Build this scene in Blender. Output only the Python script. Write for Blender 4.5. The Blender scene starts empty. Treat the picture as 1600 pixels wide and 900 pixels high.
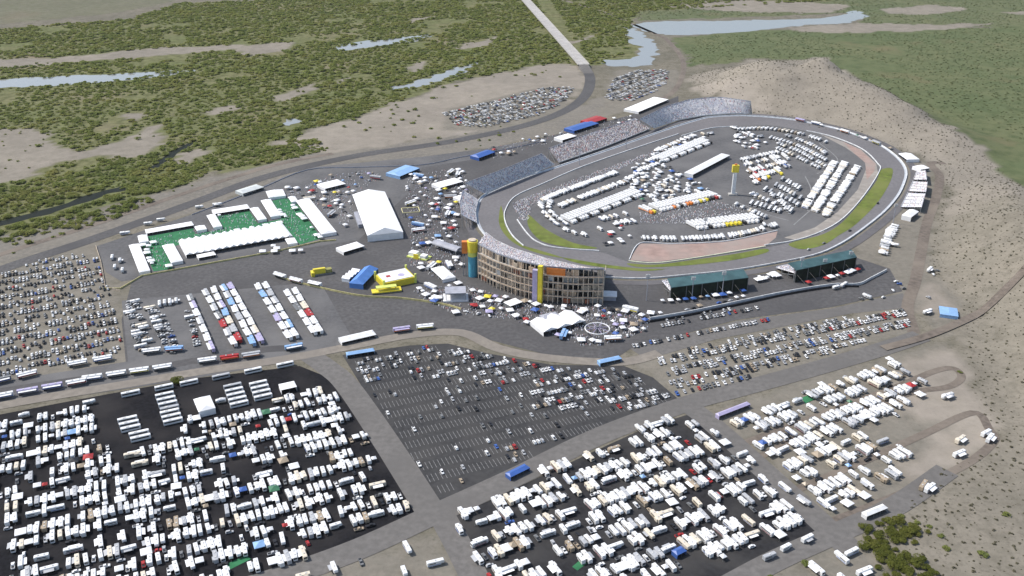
import bpy, bmesh, math, random
import numpy as np
from mathutils import Vector, Matrix, noise as mnoise
from mathutils.geometry import tessellate_polygon

# ---------------------------------------------------------------- camera, sky, sun, exposure
SC = bpy.context.scene
COL = SC.collection
F_PX, YH, CAM_H = 1500.0, -270.0, 370.0
PITCH = math.atan2(450 - YH, F_PX)
cam_d = bpy.data.cameras.new('camera')
cam_d.sensor_width = 36.0
cam_d.lens = F_PX / 1600 * 36.0
cam_d.clip_start = 1.0
cam_d.clip_end = 60000.0
cam = bpy.data.objects.new('camera', cam_d)
COL.objects.link(cam)
cam.location = (0, 0, CAM_H)
cam.rotation_euler = (math.pi / 2 - PITCH, 0, 0)
SC.camera = cam

TO_SUN = Vector((-0.86, 0.20, 1.15)).normalized()
SUN_EL = math.asin(TO_SUN.z)
SUN_AZ = math.atan2(TO_SUN.x, TO_SUN.y)
world = bpy.data.worlds.new('World')
SC.world = world
world.use_nodes = True
wn = world.node_tree.nodes
sky = wn.new('ShaderNodeTexSky')
sky.sky_type = 'NISHITA'
sky.sun_disc = False
sky.sun_elevation = SUN_EL
sky.sun_rotation = SUN_AZ
sky.air_density = 1.2
sky.dust_density = 2.0
wn['Background'].inputs['Strength'].default_value = 0.12
world.node_tree.links.new(sky.outputs[0], wn['Background'].inputs['Color'])
sun_d = bpy.data.lights.new('sun', 'SUN')
sun_d.energy = 3.5
sun_d.angle = math.radians(0.6)
sun_d.color = (1.0, 0.955, 0.89)
sun = bpy.data.objects.new('sun', sun_d)
COL.objects.link(sun)
sun.rotation_euler = TO_SUN.to_track_quat('Z', 'Y').to_euler()
SC.view_settings.view_transform = 'Standard'
SC.view_settings.look = 'None'
SC.view_settings.exposure = 0.35
SC.view_settings.gamma = 1.0
SC.view_settings.use_curve_mapping = False
SC.render.engine = 'CYCLES'
SC.cycles.max_bounces = 6
SC.cycles.use_denoising = True

RND = random.Random(11)
NR = np.random.RandomState(7)
CP, SP = math.cos(PITCH), math.sin(PITCH)

# ---------------------------------------------------------------- survey helpers: photo pixel <-> ground point
def W(px, py, z=0.0):
    u, v = (px - 800) / F_PX, (450 - py) / F_PX
    dx, dy, dz = u, CP + v * SP, -SP + v * CP
    t = (z - CAM_H) / dz
    return Vector((dx * t, dy * t, z))
def PX(x, y, z=0.0):
    zz = z - CAM_H
    fw = y * CP - zz * SP
    up = y * SP + zz * CP
    return 800 + F_PX * x / fw, 450 - F_PX * up / fw
def HT(px, py, py_top):            # height of something standing at (px,py) whose top shows at py_top
    p = W(px, py); a, b = 0.0, 200.0
    for _ in range(40):
        m = (a + b) / 2
        if PX(p.x, p.y, m)[1] > py_top: a = m
        else: b = m
    return a
def crop(cx, cy, s, pts): return [(cx + x / s, cy + y / s) for x, y in pts]
def WL(pts): return [W(*p) for p in pts]
def catmull(pts, n=6, closed=False):
    out = []; N = len(pts)
    for i in range(N if closed else N - 1):
        if closed: p0, p1, p2, p3 = pts[i - 1], pts[i], pts[(i + 1) % N], pts[(i + 2) % N]
        else: p0, p1, p2, p3 = pts[max(i - 1, 0)], pts[i], pts[i + 1], pts[min(i + 2, N - 1)]
        for k in range(n):
            t = k / n
            out.append(0.5 * ((2 * p1) + (p2 - p0) * t + (2 * p0 - 5 * p1 + 4 * p2 - p3) * t * t + (3 * p1 - p0 - 3 * p2 + p3) * t ** 3))
    if not closed: out.append(pts[-1].copy())
    return out
def inside(P, poly):               # P (n,2) array, poly list of Vectors
    x, y = P[:, 0], P[:, 1]
    res = np.zeros(len(P), bool)
    q = [(p.x, p.y) for p in poly]
    for (x1, y1), (x2, y2) in zip(q, q[1:] + q[:1]):
        c = ((y1 > y) != (y2 > y))
        with np.errstate(divide='ignore', invalid='ignore'):
            xi = (x2 - x1) * (y - y1) / ((y2 - y1) if y2 != y1 else 1e-9) + x1
        res ^= c & (x < xi)
    return res
def inp(p, poly): return bool(inside(np.array([[p[0], p[1]]]), poly)[0])
def noise2(X, Y, s, seed=0.0):
    return np.array([mnoise.noise(Vector((a * s + seed, b * s - seed, seed * 1.7))) for a, b in zip(X, Y)])

# ---------------------------------------------------------------- materials
MATS = {}
def mat(name, col, rough=0.7, var=0.12, scale=0.8, metal=0.0, spec=0.3, big=None, col2=None):
    if name in MATS: return MATS[name]
    m = bpy.data.materials.new(name); m.use_nodes = True
    nt = m.node_tree; N = nt.nodes; L = nt.links
    b = N['Principled BSDF']
    b.inputs['Roughness'].default_value = rough
    b.inputs['Metallic'].default_value = metal
    b.inputs['Specular IOR Level'].default_value = spec
    if var > 0:
        geo = N.new('ShaderNodeNewGeometry')
        n1 = N.new('ShaderNodeTexNoise'); n1.inputs['Scale'].default_value = scale; n1.inputs['Detail'].default_value = 4
        L.new(geo.outputs['Position'], n1.inputs['Vector'])
        mx = N.new('ShaderNodeMix'); mx.data_type = 'RGBA'
        ramp = N.new('ShaderNodeMapRange'); ramp.inputs[1].default_value = 0.35; ramp.inputs[2].default_value = 0.65
        L.new(n1.outputs['Fac'], ramp.inputs[0]); L.new(ramp.outputs[0], mx.inputs[0])
        c2 = col2 or [c * (1 - 2 * var) for c in col]
        mx.inputs[6].default_value = (*[min(1, c * (1 + (0 if col2 else var * 0.6))) for c in col], 1)
        mx.inputs[7].default_value = (*c2, 1)
        out = mx.outputs[2]
        if big:
            n2 = N.new('ShaderNodeTexNoise'); n2.inputs['Scale'].default_value = big[0]; n2.inputs['Detail'].default_value = 6
            L.new(geo.outputs['Position'], n2.inputs['Vector'])
            r2 = N.new('ShaderNodeMapRange'); r2.inputs[1].default_value = 0.4; r2.inputs[2].default_value = 0.7
            L.new(n2.outputs['Fac'], r2.inputs[0])
            m2 = N.new('ShaderNodeMix'); m2.data_type = 'RGBA'
            L.new(r2.outputs[0], m2.inputs[0]); L.new(out, m2.inputs[6]); m2.inputs[7].default_value = (*big[1], 1)
            out = m2.outputs[2]
        L.new(out, b.inputs['Base Color'])
    else:
        b.inputs['Base Color'].default_value = (*col, 1)
    MATS[name] = m
    return m
def paint(name, col, rough=0.4): return mat('paint_' + name, col, rough, 0.05, 0.35, spec=0.4)
M_WHITE = paint('white', (0.75, 0.755, 0.76)); M_CREAM = paint('cream', (0.68, 0.61, 0.50)); M_SILVER = paint('silver', (0.42, 0.43, 0.45))
M_GREY = paint('grey', (0.17, 0.175, 0.18)); M_BLACK = paint('black', (0.02, 0.02, 0.023)); M_RED = paint('red', (0.38, 0.03, 0.03))
M_BLUE = paint('blue', (0.05, 0.12, 0.38)); M_TAN = paint('tan', (0.36, 0.29, 0.21)); M_GREEN = paint('green', (0.05, 0.17, 0.09))
M_YEL = paint('yellow', (0.75, 0.62, 0.05)); M_ORANGE = paint('orange', (0.72, 0.22, 0.04)); M_LBLUE = paint('light blue', (0.25, 0.42, 0.68))
M_MAROON = paint('maroon', (0.16, 0.02, 0.03)); M_LIME = paint('lime', (0.62, 0.68, 0.16)); M_PINK = paint('pink', (0.65, 0.05, 0.25))
M_PURP = paint('lilac', (0.42, 0.38, 0.56)); M_DGREEN = paint('dark green', (0.012, 0.03, 0.02))
PAINT = dict(white=M_WHITE, cream=M_CREAM, silver=M_SILVER, grey=M_GREY, black=M_BLACK, red=M_RED, blue=M_BLUE, tan=M_TAN, green=M_GREEN,
             yellow=M_YEL, orange=M_ORANGE, maroon=M_MAROON, lime=M_LIME, pink=M_PINK, lilac=M_PURP)
PAINT['light blue'] = M_LBLUE
M_GLASS = mat('dark_glass', (0.015, 0.018, 0.022), 0.08, 0, spec=0.6)
M_TYRE = mat('tyre_rubber', (0.018, 0.018, 0.018), 0.9, 0)
M_UNIT = mat('roof_unit_plastic', (0.55, 0.55, 0.54), 0.6, 0)
M_CANVAS = mat('white_canvas', (0.84, 0.84, 0.85), 0.8, 0.04, 0.2)
M_STEEL = mat('galvanised_steel', (0.32, 0.33, 0.34), 0.5, 0.1, 0.5, metal=0.3)
M_CONC = mat('concrete', (0.42, 0.41, 0.39), 0.85, 0.12, 0.4)
M_WALLW = mat('white_wall_paint', (0.70, 0.71, 0.72), 0.6, 0.1, 0.2)
M_BROWN = mat('brown_cladding', (0.40, 0.31, 0.24), 0.8, 0.25, 0.25)
M_BEIGE = mat('beige_cladding', (0.58, 0.49, 0.39), 0.8, 0.18, 0.3)
M_SEAT = mat('aluminium_bleachers', (0.76, 0.74, 0.74), 0.5, 0.18, 0.15, col2=(0.60, 0.59, 0.62))
M_TEAL = mat('teal_sheet_metal', (0.055, 0.115, 0.125), 0.55, 0.15, 0.1)
M_MESH = mat('dark_green_screen', (0.012, 0.022, 0.014), 0.9, 0.3, 0.2)
M_GREYROOF = mat('grey_roof_sheet', (0.36, 0.37, 0.42), 0.6, 0.1, 0.2)
M_ASPH = mat('asphalt', (0.098, 0.095, 0.096), 0.9, 0.14, 0.3, big=(0.02, (0.068, 0.066, 0.068)))
M_ASPH_TRACK = mat('track_asphalt', (0.165, 0.158, 0.163), 0.85, 0.08, 0.3, big=(0.02, (0.135, 0.13, 0.135)))
M_ASPH_IN = mat('infield_asphalt', (0.105, 0.104, 0.107), 0.9, 0.1, 0.3, big=(0.02, (0.145, 0.142, 0.142)))
M_ASPH_BLACK = mat('fresh_black_asphalt', (0.013, 0.013, 0.016), 0.92, 0.2, 0.4, spec=.1, big=(0.03, (0.030, 0.028, 0.029)))
M_ASPH_DARK = mat('dark_asphalt', (0.052, 0.052, 0.054), 0.92, 0.12, 0.3, spec=.1, big=(0.03, (0.068, 0.066, 0.065)))
M_ASPH_MID = mat('worn_dark_asphalt', (0.030, 0.030, 0.033), 0.92, 0.15, 0.3, spec=.1, big=(0.03, (0.056, 0.054, 0.053)))
M_ROAD = mat('grey_road_surface', (0.15, 0.142, 0.135), 0.9, 0.1, 0.25, big=(0.02, (0.118, 0.112, 0.107)))
M_ROADTAN = mat('tan_concrete_road', (0.235, 0.21, 0.18), 0.9, 0.1, 0.2, big=(0.02, (0.19, 0.17, 0.15)))
M_DIRTROAD = mat('dirt_road', (0.15, 0.125, 0.105), 0.95, 0.15, 0.25, big=(0.025, (0.20, 0.17, 0.14)))
M_GRASS = mat('mown_grass', (0.125, 0.16, 0.03), 0.95, 0.18, 0.12, big=(0.03, (0.16, 0.175, 0.05)))
M_BRICK = mat('pink_brick_apron', (0.33, 0.235, 0.205), 0.9, 0.10, 0.12, big=(0.03, (0.30, 0.25, 0.225)))
M_GRAVELP = mat('pale_infield_gravel', (0.31, 0.285, 0.255), 0.95, 0.12, 0.12, big=(0.03, (0.26, 0.235, 0.215)))
M_CARPET = mat('green_event_carpet', (0.035, 0.17, 0.075), 0.95, 0.12, 0.15)
M_LINE = mat('white_line_paint', (0.25, 0.25, 0.25), 0.8, 0.15, 0.5)
M_LINEW = mat('bright_line_paint', (0.66, 0.66, 0.62), 0.7, 0.1, 0.5)
M_TANP = mat('tan_panel', (0.60, 0.45, 0.32), .8, .15, .3); M_RUST = mat('rust_panel', (0.45, 0.16, 0.09), .8, .15, .3)
M_BARK = mat('bark', (0.10, 0.075, 0.055), 0.95, 0.2, 2.0)
def water_mat():
    m = bpy.data.materials.new('river_water'); m.use_nodes = True
    N, L = m.node_tree.nodes, m.node_tree.links; b = N['Principled BSDF']
    b.inputs['Base Color'].default_value = (0.26, 0.27, 0.275, 1); b.inputs['Roughness'].default_value = 0.08; b.inputs['IOR'].default_value = 1.45
    n = N.new('ShaderNodeTexNoise'); n.inputs['Scale'].default_value = 0.15; geo = N.new('ShaderNodeNewGeometry')
    bp = N.new('ShaderNodeBump'); bp.inputs['Strength'].default_value = 0.12; bp.inputs['Distance'].default_value = 0.5
    L.new(geo.outputs['Position'], n.inputs['Vector']); L.new(n.outputs['Fac'], bp.inputs['Height']); L.new(bp.outputs[0], b.inputs['Normal'])
    return m
M_WATER = water_mat()
M_CREEK = mat('dark_creek_water_and_shade', (0.014, 0.018, 0.014), 0.6, 0, spec=.08)  # near-black base colour holds the bank bushes' shade along with dark water
def foliage(name, a, b_, c):
    m = bpy.data.materials.new(name); m.use_nodes = True
    N, L = m.node_tree.nodes, m.node_tree.links; b = N['Principled BSDF']; b.inputs['Roughness'].default_value = 0.9
    b.inputs['Specular IOR Level'].default_value = 0.15
    geo = N.new('ShaderNodeNewGeometry'); n = N.new('ShaderNodeTexNoise'); n.inputs['Scale'].default_value = 0.016; n.inputs['Detail'].default_value = 9
    n.inputs['Roughness'].default_value = 0.82
    L.new(geo.outputs['Position'], n.inputs['Vector'])
    r = N.new('ShaderNodeValToRGB'); r.color_ramp.elements[0].position = 0.34; r.color_ramp.elements[1].position = 0.66
    r.color_ramp.elements[0].color = (*a, 1); r.color_ramp.elements[1].color = (*c, 1)
    e = r.color_ramp.elements.new(0.5); e.color = (*b_, 1)
    L.new(n.outputs['Fac'], r.inputs[0]); L.new(r.outputs[0], b.inputs['Base Color'])
    tr = N.new('ShaderNodeBsdfTranslucent'); mx = N.new('ShaderNodeMixShader'); mx.inputs[0].default_value = .5; L.new(r.outputs[0], tr.inputs['Color'])
    L.new(b.outputs[0], mx.inputs[1]); L.new(tr.outputs[0], mx.inputs[2]); L.new(mx.outputs[0], N['Material Output'].inputs['Surface'])
    return m
M_BUSH = foliage('riverbank_foliage', (0.145, 0.185, 0.058), (0.225, 0.258, 0.075), (0.310, 0.290, 0.105))
M_SCRUB = foliage('grey_green_foliage', (0.125, 0.155, 0.07), (0.16, 0.182, 0.085), (0.20, 0.20, 0.10))
M_TREE = foliage('desert_tree_foliage', (0.085, 0.105, 0.022), (0.15, 0.165, 0.036), (0.23, 0.215, 0.06))
M_DRY = foliage('dry_desert_shrub', (0.14, 0.132, 0.088), (0.175, 0.163, 0.112), (0.21, 0.196, 0.14))

# ---------------------------------------------------------------- mesh builder
class MB:
    def __init__(s): s.v = []; s.f = []; s.m = []
    def add(s, vs, fs, mi=0):
        o = len(s.v); s.v += [tuple(v) for v in vs]; s.f += [tuple(o + i for i in f) for f in fs]; s.m += [mi] * len(fs); return s
    def box(s, x0, x1, y0, y1, z0, z1, mi=0):
        return s.add([(x0, y0, z0), (x1, y0, z0), (x1, y1, z0), (x0, y1, z0), (x0, y0, z1), (x1, y0, z1), (x1, y1, z1), (x0, y1, z1)],
                     [(0, 3, 2, 1), (4, 5, 6, 7), (0, 1, 5, 4), (1, 2, 6, 5), (2, 3, 7, 6), (3, 0, 4, 7)], mi)
    def loft(s, secs, mi=0):        # list of equal-length rings, capped
        n = len(secs[0]); vs = [p for r in secs for p in r]; fs = []
        for k in range(len(secs) - 1):
            for i in range(n):
                j = (i + 1) % n
                fs.append((k * n + i, k * n + j, (k + 1) * n + j, (k + 1) * n + i))
        fs.append(tuple(reversed(range(n)))); fs.append(tuple(range((len(secs) - 1) * n, len(secs) * n)))
        return s.add(vs, fs, mi)
    def prism(s, pts, z0, z1, mi=0, mi_top=None):
        n = len(pts); vs = [(p[0], p[1], z0) for p in pts] + [(p[0], p[1], z1) for p in pts]
        a = sum(pts[i][0] * pts[(i + 1) % n][1] - pts[(i + 1) % n][0] * pts[i][1] for i in range(n))
        if a < 0: vs = [(p[0], p[1], z0) for p in reversed(pts)] + [(p[0], p[1], z1) for p in reversed(pts)]
        s.add(vs, [(i, (i + 1) % n, n + (i + 1) % n, n + i) for i in range(n)] + [tuple(reversed(range(n)))], mi)
        s.f.append(tuple(len(s.v) - 2 * n + n + i for i in range(n))); s.m.append(mi if mi_top is None else mi_top)
        return s
    def tube(s, p, q, r, n=6, r2=None, mi=0):
        p, q = Vector(p), Vector(q); d = (q - p).normalized()
        a = d.orthogonal().normalized(); b = d.cross(a); r2 = r if r2 is None else r2
        ring = lambda c, rr: [tuple(c + (a * math.cos(t) + b * math.sin(t)) * rr) for t in [2 * math.pi * i / n for i in range(n)]]
        return s.loft([ring(p, r), ring(q, r2)], mi)
    def hull(s, x0, x1, w, z0, z1, c=0.25, nose=0.0, mi=0):   # rounded-off coach body along x
        h = w / 2
        def ring(x, k, dz=0):
            c2 = c
            return [(x, -h + k, z0 + k * .5), (x, h - k, z0 + k * .5), (x, h - k * .5, z0 + .3), (x, h - k * .5, z1 - c2 - dz), (x, h - c2 - k * .5, z1 - k * .5 - dz),
                    (x, -h + c2 + k * .5, z1 - k * .5 - dz), (x, -h + k * .5, z1 - c2 - dz), (x, -h + k * .5, z0 + .3)]
        return s.loft([ring(x0, .15), ring(x0 + .2, 0), ring(x1 - .3 - nose, 0), ring(x1, .15, nose * 0.6)], mi)
    def wheel(s, x, y, r=0.5, w=0.3, mi=0): return s.tube((x, y - w / 2, r), (x, y + w / 2, r), r, 8, mi=mi)
    def mesh(s, name, mats):
        me = bpy.data.meshes.new(name); me.from_pydata(s.v, [], s.f)
        for m in (mats if isinstance(mats, (list, tuple)) else [mats]): me.materials.append(m)
        me.polygons.foreach_set('material_index', s.m); me.update(); return me
def xf(v, loc, ang):
    c, s_ = math.cos(ang), math.sin(ang)
    return (loc[0] + v[0] * c - v[1] * s_, loc[1] + v[0] * s_ + v[1] * c, loc[2] + v[2])
def link(name, me, parent=None, loc=(0, 0, 0), rz=0.0, label=None):
    o = bpy.data.objects.new(name, me); COL.objects.link(o); o.location = loc; o.rotation_euler = (0, 0, rz)
    if parent: o.parent = parent
    if label: o['label'] = label
    return o
def tag(o, label=None, cat=None, group=None, kind=None):
    if label: o['label'] = label
    if cat: o['category'] = cat
    if group: o['group'] = group
    if kind: o['kind'] = kind
    return o
def thing(name, label, cat, loc=(0, 0, 0), rz=0.0, group=None):
    return tag(link(name, None, None, loc, rz), label, cat, group)

# ---------------------------------------------------------------- terrain
RIDGE_A = [(1085, 112, 8), (1180, 97, 36), (1270, 90, 62), (1330, 114, 54), (1400, 160, 40), (1470, 206, 22), (1535, 250, 4)]
RIDGE_B = [(1490, 266, 8), (1545, 276, 26), (1600, 322, 40), (1720, 420, 46), (1850, 560, 48)]
def ridge_h(X, Y, ridge, rf, rb):
    pts = [W(a, b, c) for a, b, c in ridge]
    best = np.full(X.shape, 1e9); hh = np.zeros(X.shape); side = np.zeros(X.shape)
    for p, q in zip(pts, pts[1:]):
        dx, dy = q.x - p.x, q.y - p.y; L2 = dx * dx + dy * dy
        t = np.clip(((X - p.x) * dx + (Y - p.y) * dy) / L2, 0, 1)
        d = np.hypot(X - p.x - t * dx, Y - p.y - t * dy)
        sgn = np.sign(dx * (Y - p.y) - dy * (X - p.x))
        k = d < best
        best = np.where(k, d, best); hh = np.where(k, p.z + t * (q.z - p.z), hh); side = np.where(k, sgn, side)
    r = np.where(side > 0, rb, rf)
    u = np.clip(1 - best / r, 0, 1)
    return hh * u * u * (3 - 2 * u) * np.where(side > 0, 1, 1)
def terrain(X, Y):
    X = np.asarray(X, float); Y = np.asarray(Y, float)
    h = np.maximum(ridge_h(X, Y, RIDGE_A, 270, 120), ridge_h(X, Y, RIDGE_B, 170, 90))
    k = h > 0.01; xs, ys = X[k], Y[k]
    if len(xs):
        best = np.full(xs.shape, 1e9)
        for line in FLAT:
            for p, q in zip(line, line[1:]):
                dx, dy = q.x - p.x, q.y - p.y; t = np.clip(((xs - p.x) * dx + (ys - p.y) * dy) / (dx * dx + dy * dy), 0, 1)
                best = np.minimum(best, np.hypot(xs - p.x - t * dx, ys - p.y - t * dy))
        u = np.clip((best - 14) / 130, 0, 1); u = u * (2 - u)
        u[inside(np.stack([xs, ys], 1), FLATZONE)] = 0
        z = h[k] * u; z = z * (1 + 0.18 * noise2(xs, ys, 0.02, 3.1))
        z += np.minimum(z * .5, 8.0) * noise2(xs, ys, 0.018, 5.1) + np.minimum(z * .2, 1.8) * noise2(xs, ys, 0.06, 6.1)
        h[k] = z
    return h
FLAT = [WL([(1050, 50), (1074, 112), (1064, 148), (1100, 158), (1180, 170), (1260, 186), (1330, 204), (1395, 228), (1420, 240), (1460, 252)]), WL([(1460, 252), (1475, 275), (1470, 310), (1458, 350), (1452, 400), (1450, 440), (1500, 480), (1522, 545), (1545, 600), (1580, 690), (1500, 770), (1360, 870)])]
FLATZONE = WL([(600, 300), (600, 40), (1050, 50), (1074, 112), (1064, 148), (1180, 170), (1260, 186), (1330, 204), (1395, 228), (1460, 252), (1475, 275), (1470, 310), (1458, 350), (1452, 400), (1450, 440), (1500, 480), (1522, 545), (1545, 600), (1580, 690), (1500, 770), (1360, 870), (900, 870), (800, 600)])
def tz(x, y): return float(terrain(np.array([x]), np.array([y]))[0])

P_ = lambda pts: WL(pts)
# natural ground cover, surveyed as outlines
BELT = P_([(-300, 22), (0, 45), (200, 30), (280, 5), (420, 0), (600, -12), (800, -12), (1000, -5), (1400, -5), (1000, 18), (985, 30), (990, 62), (1000, 92), (940, 100), (905, 100), (840, 100), (760, 118), (700, 128), (640, 150),
           (560, 180), (470, 205), (520, 232), (440, 252), (330, 268), (290, 290), (190, 312), (100, 340), (-10, 372), (-300, 470)])
SANDS = [P_(a) for a in (
    [(-20, 205), (50, 200), (120, 238), (180, 222), (250, 190), (268, 215), (240, 240), (160, 248), (100, 252), (50, 280), (-20, 292)],
    [(260, 245), (330, 228), (335, 240), (280, 258)], [(180, 180), (225, 175), (215, 190), (185, 190)],
    [(-60, 96), (100, 88), (230, 76), (470, 66), (440, 80), (380, 88), (370, 78), (200, 92), (0, 106), (-60, 110)],
    [(420, 150), (490, 130), (495, 142), (440, 158)], [(320, 175), (370, 160), (372, 170), (330, 185)], [(520, 125), (560, 118), (530, 134)],
    [(630, 105), (665, 92), (668, 103), (640, 115)], [(720, 70), (780, 55), (760, 72), (725, 80)], [(880, 68), (930, 52), (925, 62), (890, 72)],
    [(415, 225), (450, 210), (450, 225), (425, 232)], [(640, 30), (690, 24), (640, 36)])]
SANDBIG = P_([(440, 222), (560, 182), (640, 152), (700, 130), (760, 120), (840, 102), (890, 98), (912, 108), (908, 140), (885, 170), (830, 188), (740, 205), (640, 222), (520, 238)])
BANK = P_([(-300, 480), (0, 372), (110, 340), (200, 316), (300, 290), (340, 270), (520, 236), (640, 224), (900, 165), (940, 150), (925, 200), (700, 240), (560, 255), (420, 290), (160, 378), (0, 430), (-300, 540)])
PLAIN = P_([(1052, 58), (1200, 46), (1340, 52), (1600, 40), (2100, 35), (2100, 420), (1640, 330), (1590, 290), (1530, 246), (1460, 200), (1380, 150), (1290, 92), (1180, 92), (1080, 106), (1070, 85)])
FARFIELD = P_([(-400, -40), (300, -40), (270, 3), (200, 18), (0, 38), (-400, 60)])
FARSAND = [P_(a) for a in ([(1030, 10), (1100, 0), (1240, 2), (1330, 8), (1300, 20), (1150, 18)], [(1370, 14), (1450, 8), (1520, 14), (1460, 22), (1390, 22)],
                           [(1220, 44), (1340, 36), (1480, 38), (1560, 36), (1440, 52), (1300, 54)], [(1560, 20), (1650, 14), (1640, 26)])]
FARGREEN = P_([(800, -60), (2200, -60), (2200, 38), (1600, 42), (1345, 40), (1345, 20), (1000, 32), (960, 0)])
HILLZONE = P_([(1075, 118), (1180, 95), (1290, 90), (1400, 160), (1540, 250), (1640, 330), (1900, 600), (1700, 1000), (1420, 900), (1330, 850), (1420, 760), (1560, 690), (1520, 620), (1510, 560), (1500, 480), (1450, 440), (1450, 400), (1470, 330),
               (1480, 270), (1440, 245), (1380, 228), (1300, 205), (1180, 178), (1100, 150)])
GRAVELS = [P_(a) for a in (
    [(-200, 460), (0, 408), (150, 372), (185, 440), (215, 560), (160, 580), (0, 602), (-200, 640)],
    [(980, 560), (1180, 520), (1420, 478), (1430, 520), (1250, 578), (1060, 628), (1030, 600)],
    [(1095, 645), (1250, 595), (1440, 540), (1500, 545), (1520, 610), (1560, 690), (1420, 760), (1300, 815), (1200, 720)],
    [(1330, 400), (1400, 240), (1460, 255), (1450, 420), (1500, 470), (1480, 530), (1420, 480)],
    [(690, 205), (700, 170), (830, 140), (900, 140), (870, 190), (780, 205)], [(940, 160), (960, 110), (1060, 108), (1060, 140), (990, 170), (930, 190)],
    [(380, 905), (560, 862), (680, 835), (740, 910), (600, 960)], [(1180, 915), (1310, 842), (1345, 850), (1430, 960), (1200, 960)])]
PALE = [P_(a) for a in ([(1400, 560), (1500, 545), (1525, 620), (1560, 690), (1440, 755), (1400, 740), (1480, 660), (1390, 640)],
                        [(1070, 136), (1110, 136), (1160, 150), (1210, 172), (1180, 176), (1110, 152)], [(1440, 440), (1490, 460), (1480, 500), (1440, 490)])]
def gcoords(lo, hi, step, far):
    c = list(np.arange(lo, hi + .1, step)); a, b = lo, hi; s = step
    while b < far: s *= 1.6; b += s; c.append(b); a -= s; c.insert(0, a)
    return np.array(c)
def build_ground():
    gx, gy = gcoords(-1750, 1750, 11, 7000), gcoords(300, 3500, 11, 8000)
    X, Y = np.meshgrid(gx, gy); shp = X.shape; X, Y = X.ravel(), Y.ravel()
    core = (np.abs(X) < 2300) & (Y > 200) & (Y < 4200)
    Z = np.zeros(len(X)); Z[core] = terrain(X[core], Y[core])
    cov = np.zeros((len(X), 4))
    xi, yi = X[core], Y[core]
    jx = noise2(xi, yi, 0.02, 1.0) * 16 + noise2(xi, yi, 0.07, 2.0) * 9
    jy = noise2(xi, yi, 0.02, 9.0) * 16 + noise2(xi, yi, 0.07, 7.0) * 9
    Pj = np.stack([xi + jx, yi + jy], 1); Ps = np.stack([xi + jx * .25, yi + jy * .25], 1)
    R, G, B, O = np.zeros(len(xi)), np.zeros(len(xi)), np.zeros(len(xi)), np.zeros(len(xi))
    R[inside(Pj, FARGREEN)] = 0.75
    R[inside(Pj, FARFIELD)] = 0.30
    k = inside(Pj, BELT); R[k] = 0.0; O[k] = 0.95
    for s in SANDS + FARSAND:
        k = inside(Pj, s); R[k] = 0; O[k] = 0; B[k] = 0.35
    k = inside(Pj, SANDBIG); R[k] = 0; O[k] = 0; B[k] = 0.45
    k = inside(Pj, BANK); R[k] = 0.0; O[k] = 0; G[k] = 0.75
    k = inside(Pj, PLAIN); R[k] = 0.9; B[k] = 0; G[k] = 0; O[k] = 0
    k = inside(Pj, HILLZONE); R[k] = 0.05; G[k] = 0.0; B[k] = np.where(Pj[k][:, 1] > 950, 0.42, 0.22)
    for s in GRAVELS:
        k = inside(Ps, s); G[k] = 0.5; R[k] = 0.05; B[k] = 0.1
    for s in PALE:
        k = inside(Ps, s); B[k] = 0.55; G[k] = 0; R[k] = 0
    cov[core, 0], cov[core, 1], cov[core, 2] = R, G, B; cov[core, 3] = O
    out = ~core; cov[out, 0] = 0.7
    ny, nx = shp; idx = np.arange(nx * ny).reshape(ny, nx)
    F = np.stack([idx[:-1, :-1], idx[:-1, 1:], idx[1:, 1:], idx[1:, :-1]], -1).reshape(-1, 4)
    me = bpy.data.meshes.new('ground')
    me.vertices.add(len(X)); me.vertices.foreach_set('co', np.stack([X, Y, Z], 1).ravel())
    me.loops.add(F.size); me.loops.foreach_set('vertex_index', F.ravel())
    me.polygons.add(len(F)); me.polygons.foreach_set('loop_start', np.arange(0, F.size, 4)); me.polygons.foreach_set('loop_total', np.full(len(F), 4))
    me.update(); me.polygons.foreach_set('use_smooth', np.ones(len(F), bool))
    at = me.color_attributes.new('cover', 'FLOAT_COLOR', 'POINT'); at.data.foreach_set('color', cov.ravel())
    m = bpy.data.materials.new('desert_ground'); m.use_nodes = True; N, L = m.node_tree.nodes, m.node_tree.links
    b = N['Principled BSDF']; b.inputs['Roughness'].default_value = 0.95; b.inputs['Specular IOR Level'].default_value = 0.1
    geo = N.new('ShaderNodeNewGeometry'); att = N.new('ShaderNodeAttribute'); att.attribute_name = 'cover'
    sep = N.new('ShaderNodeSeparateColor'); L.new(att.outputs['Color'], sep.inputs[0])
    def nz(scale, lo, hi, det=5):
        n = N.new('ShaderNodeTexNoise'); n.inputs['Scale'].default_value = scale; n.inputs['Detail'].default_value = det; n.inputs['Roughness'].default_value = .65
        L.new(geo.outputs['Position'], n.inputs['Vector'])
        r = N.new('ShaderNodeMapRange'); r.inputs[1].default_value = lo; r.inputs[2].default_value = hi; L.new(n.outputs['Fac'], r.inputs[0]); return r.outputs[0]
    def mix(f, a, c, blend='MIX'):
        x = N.new('ShaderNodeMix'); x.data_type = 'RGBA'; x.blend_type = blend
        for sock, v in ((x.inputs[0], f), (x.inputs[6], a), (x.inputs[7], c)):
            if isinstance(v, tuple): sock.default_value = (*v, 1)
            elif isinstance(v, float): sock.default_value = v
            else: L.new(v, sock)
        return x.outputs[2]
    base = mix(nz(.012, .38, .62), (0.200, 0.180, 0.144), (0.150, 0.139, 0.110))
    base = mix(nz(.07, .45, .68, 6), base, (0.112, 0.104, 0.078)); base = mix(nz(.35, .5, .7, 3), base, (0.095, 0.088, 0.066))
    grav = mix(nz(.015, .4, .6), (0.185, 0.172, 0.150), (0.15, 0.141, 0.125)); grav = mix(nz(.2, .45, .65), grav, (0.22, 0.198, 0.172))
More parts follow.
